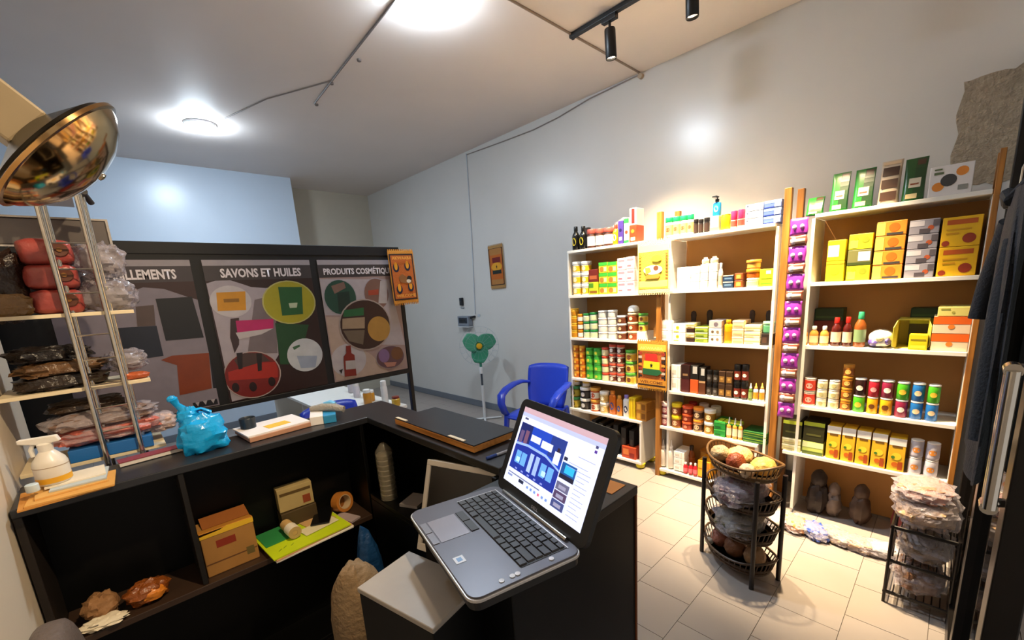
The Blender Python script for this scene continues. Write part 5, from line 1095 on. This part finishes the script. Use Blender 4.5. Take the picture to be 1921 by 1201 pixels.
pk('filled_bag','large cream and brown bag heaped on top of the low black rack','bag',(2.45,.0,.386),(.125,.10,.060),'#c4a07c',45,**gg)
pk('filled_bag','pink packet inside clear plastic, topmost on the low black rack','bag',(2.46,.015,.492),(.115,.09,.035),'#c88a72',47,**gg)

# ------------------------------------------------------------------ packets on the floor under the near shelves
fl = [((2.72,.62),'#d8d2c8','white crumpled packet on the floor behind the basket stand'),((2.735,.53),'#c98a50','tan and orange packet on the floor under the near shelves'),((2.72,.43),'#3f5cb8','blue and white packet on the floor under the near shelves'),((2.735,.33),'#b09a80','grey brown packet on the floor, right of the blue one'),((2.72,.235),'#b89c84','beige packet with red brown spot on the floor'),((2.73,.135),'#d8d4d4','white packet on the floor nearest the low rack')]
for k, (p, c, lab) in enumerate(fl):
    pk('floor_packet', lab, 'packet', (p[0],p[1],.0), (.085,.056,.032), c, 50+k, True, .22, .7, 20*k, extra=(lambda q: MB().blob((-.05,0,.045),(.022,.022,.012),M('#7a2c1c',.4),1,.05).done('red_spot', q)) if k == 4 else None)
fg = [((3.02,.48),.07,.17,'#2a1c16','dark brown carved figure standing under the near shelves, leftmost'),((3.03,.40),.05,.13,'#7a6a62','grey round figure under the near shelves'),((3.02,.27),.06,.15,'#4a3426','brown figure under the near shelves, third from left'),((3.0,.09),.05,.15,'#7a2420','red bottle under the near shelves, right end')]
for p, r_, h_, c, lab in fg:
    q = thing('carved_figure', lab, 'figure', (p[0],p[1],.0)); MB().blob((0,0,h_*.6),(r_*.9,r_*.8,h_*.66), M(c,.6,var=.3,scale=30), len(lab), .3, 2.2, flat=-.9).done('body', q); MB().blob((0,.0,h_*1.33),(r_*.7,r_*.6,h_*.34), M(c,.6,var=.2), 3, .1).done('head', q)

# ------------------------------------------------------------------ glass shopfront at the right edge, with handle and jacket
DK = M('#120e0c', .35, .2, var=.05)
t = thing('glass_shopfront', 'dark framed glass shopfront door with a chrome handle at the right edge', 'door', (2.2, -.13, 0)); t['kind'] = 'structure'; t.name = 'door_1'
for x in (-.98,-.30,.70): MB().bb(x-.04,x+.04,-.024,.024,0,2.45,DK).done('stile', t, bevel=.003)
for z in ((0.002,.10),(2.37,2.45)): MB().bb(-.94,1.15,-.022,.022,*z,DK).done('rail', t, bevel=.002)
GL = bpy.data.materials.new('door_glass'); GL.use_nodes = True; nt = GL.node_tree; nt.nodes.remove(nt.nodes['Principled BSDF'])
tr, gl, mx, fr = nt.nodes.new('ShaderNodeBsdfTransparent'), nt.nodes.new('ShaderNodeBsdfGlossy'), nt.nodes.new('ShaderNodeMixShader'), nt.nodes.new('ShaderNodeFresnel')
tr.inputs[0].default_value = (.75,.77,.74,1); gl.inputs['Roughness'].default_value = .03; fr.inputs[0].default_value = 1.5
nt.links.new(fr.outputs[0], mx.inputs[0]); nt.links.new(tr.outputs[0], mx.inputs[1]); nt.links.new(gl.outputs[0], mx.inputs[2]); nt.links.new(mx.outputs[0], nt.nodes['Material Output'].inputs[0])
for a, b in ((-.94,-.34),(-.26,.66),(.74,1.18)): MB().bb(a,b,-.004,.004,.10,2.37,GL).done('pane', t)
hz = MB(); hz.tube([(-1.045,.046,1.03),(-1.045,.046,1.30)], .010, CHROME, 12); hz.tube([(-1.012,.046,1.03),(-1.012,.046,1.30)], .010, CHROME, 12)
for q in (1.03,1.30): hz.tube([(-1.045,.046,q),(-1.012,.046,q)], .013, CHROME, 12); hz.tube([(-1.012,.046,q),(-1.0,.024,q)], .009, CHROME, 10)
hz; hz.done('handle', t)
JK = M('#252a33', .85, var=.15, bump=.3, bscale=120)
t = thing('jacket', 'dark grey jacket hanging against the glass door at the right', 'jacket', (1.94, -.092, .885))
def jk(u, v):
    a = 2*math.pi*u; s = v; wx = .27*(1-.45*max(0, (s-.72)/.28)**1.6)*(1+.05*math.sin(9*a+4*s)); wy = .022*(1-.4*max(0,(s-.75)/.25)**2)
    return (wx*math.cos(a)+.01*math.sin(14*s+a*3), wy*math.sin(a)+.005*math.sin(a*7+3*s)*(1-s), .80*s+.02*math.sin(a*2)*(1-s))
MB().grid(jk, 48, 20, JK).done('body', t)
MB().tube([(.06,.004,.72),(.12,.018,.62),(.16,.030,.53),(.17,.037,.45),(.17,.040,.42)], [.026,.024,.023,.022,.021], JK, 14, ez=1.0).done('sleeve', t); MB().tube([(-.16,.002,.66),(-.20,.008,.5),(-.23,.010,.30),(-.24,.010,.12)], [.022,.024,.024,.022], JK, 14, ez=1.0).done('sleeve', t)
MB().tube([(-.05,.016,.77),(0,.022,.795),(.05,.016,.77),(.06,-.01,.81),(0,-.014,.82),(-.06,-.01,.81)], .016, JK, 8, True).done('collar', t)
MB().tube([(0,0,.80),(0,0,.86),(.015,-.01,.89),(.0,-.012,.90)], .004, CHROME, 8).done('hanger_hook', t)

# dark folders standing in the lower cabinet of the far unit, and a clear bundle on its top shelf
for k in range(6):
    o = MB().bb(-.022,.022,-.09,.09,0,.235+.012*(k % 3), M(('#14110f','#1c1714','#100e10')[k % 3],.5)).done('folder', None, (3.03, 1.74+.075*k, .0665), 0, bevel=.003)
    o.rotation_euler = (0,0,R(90)); MB().bb(-.012,.012,-.0,.0012,.05,.16,M('#3a322c',.5)).done('spine_label', o, (0,.0905,0))
    tag(o, 'dark folder standing in the lower cabinet of the far unit, '+ORD[k]+' from right', 'folder', 'dark folders in the far lower cabinet')
clear('clear_bundle','crumpled clear wrapped bundle behind the cartons on the far top shelf',(3.03,1.83,1.7845),(.045,.12,.10),61,0)
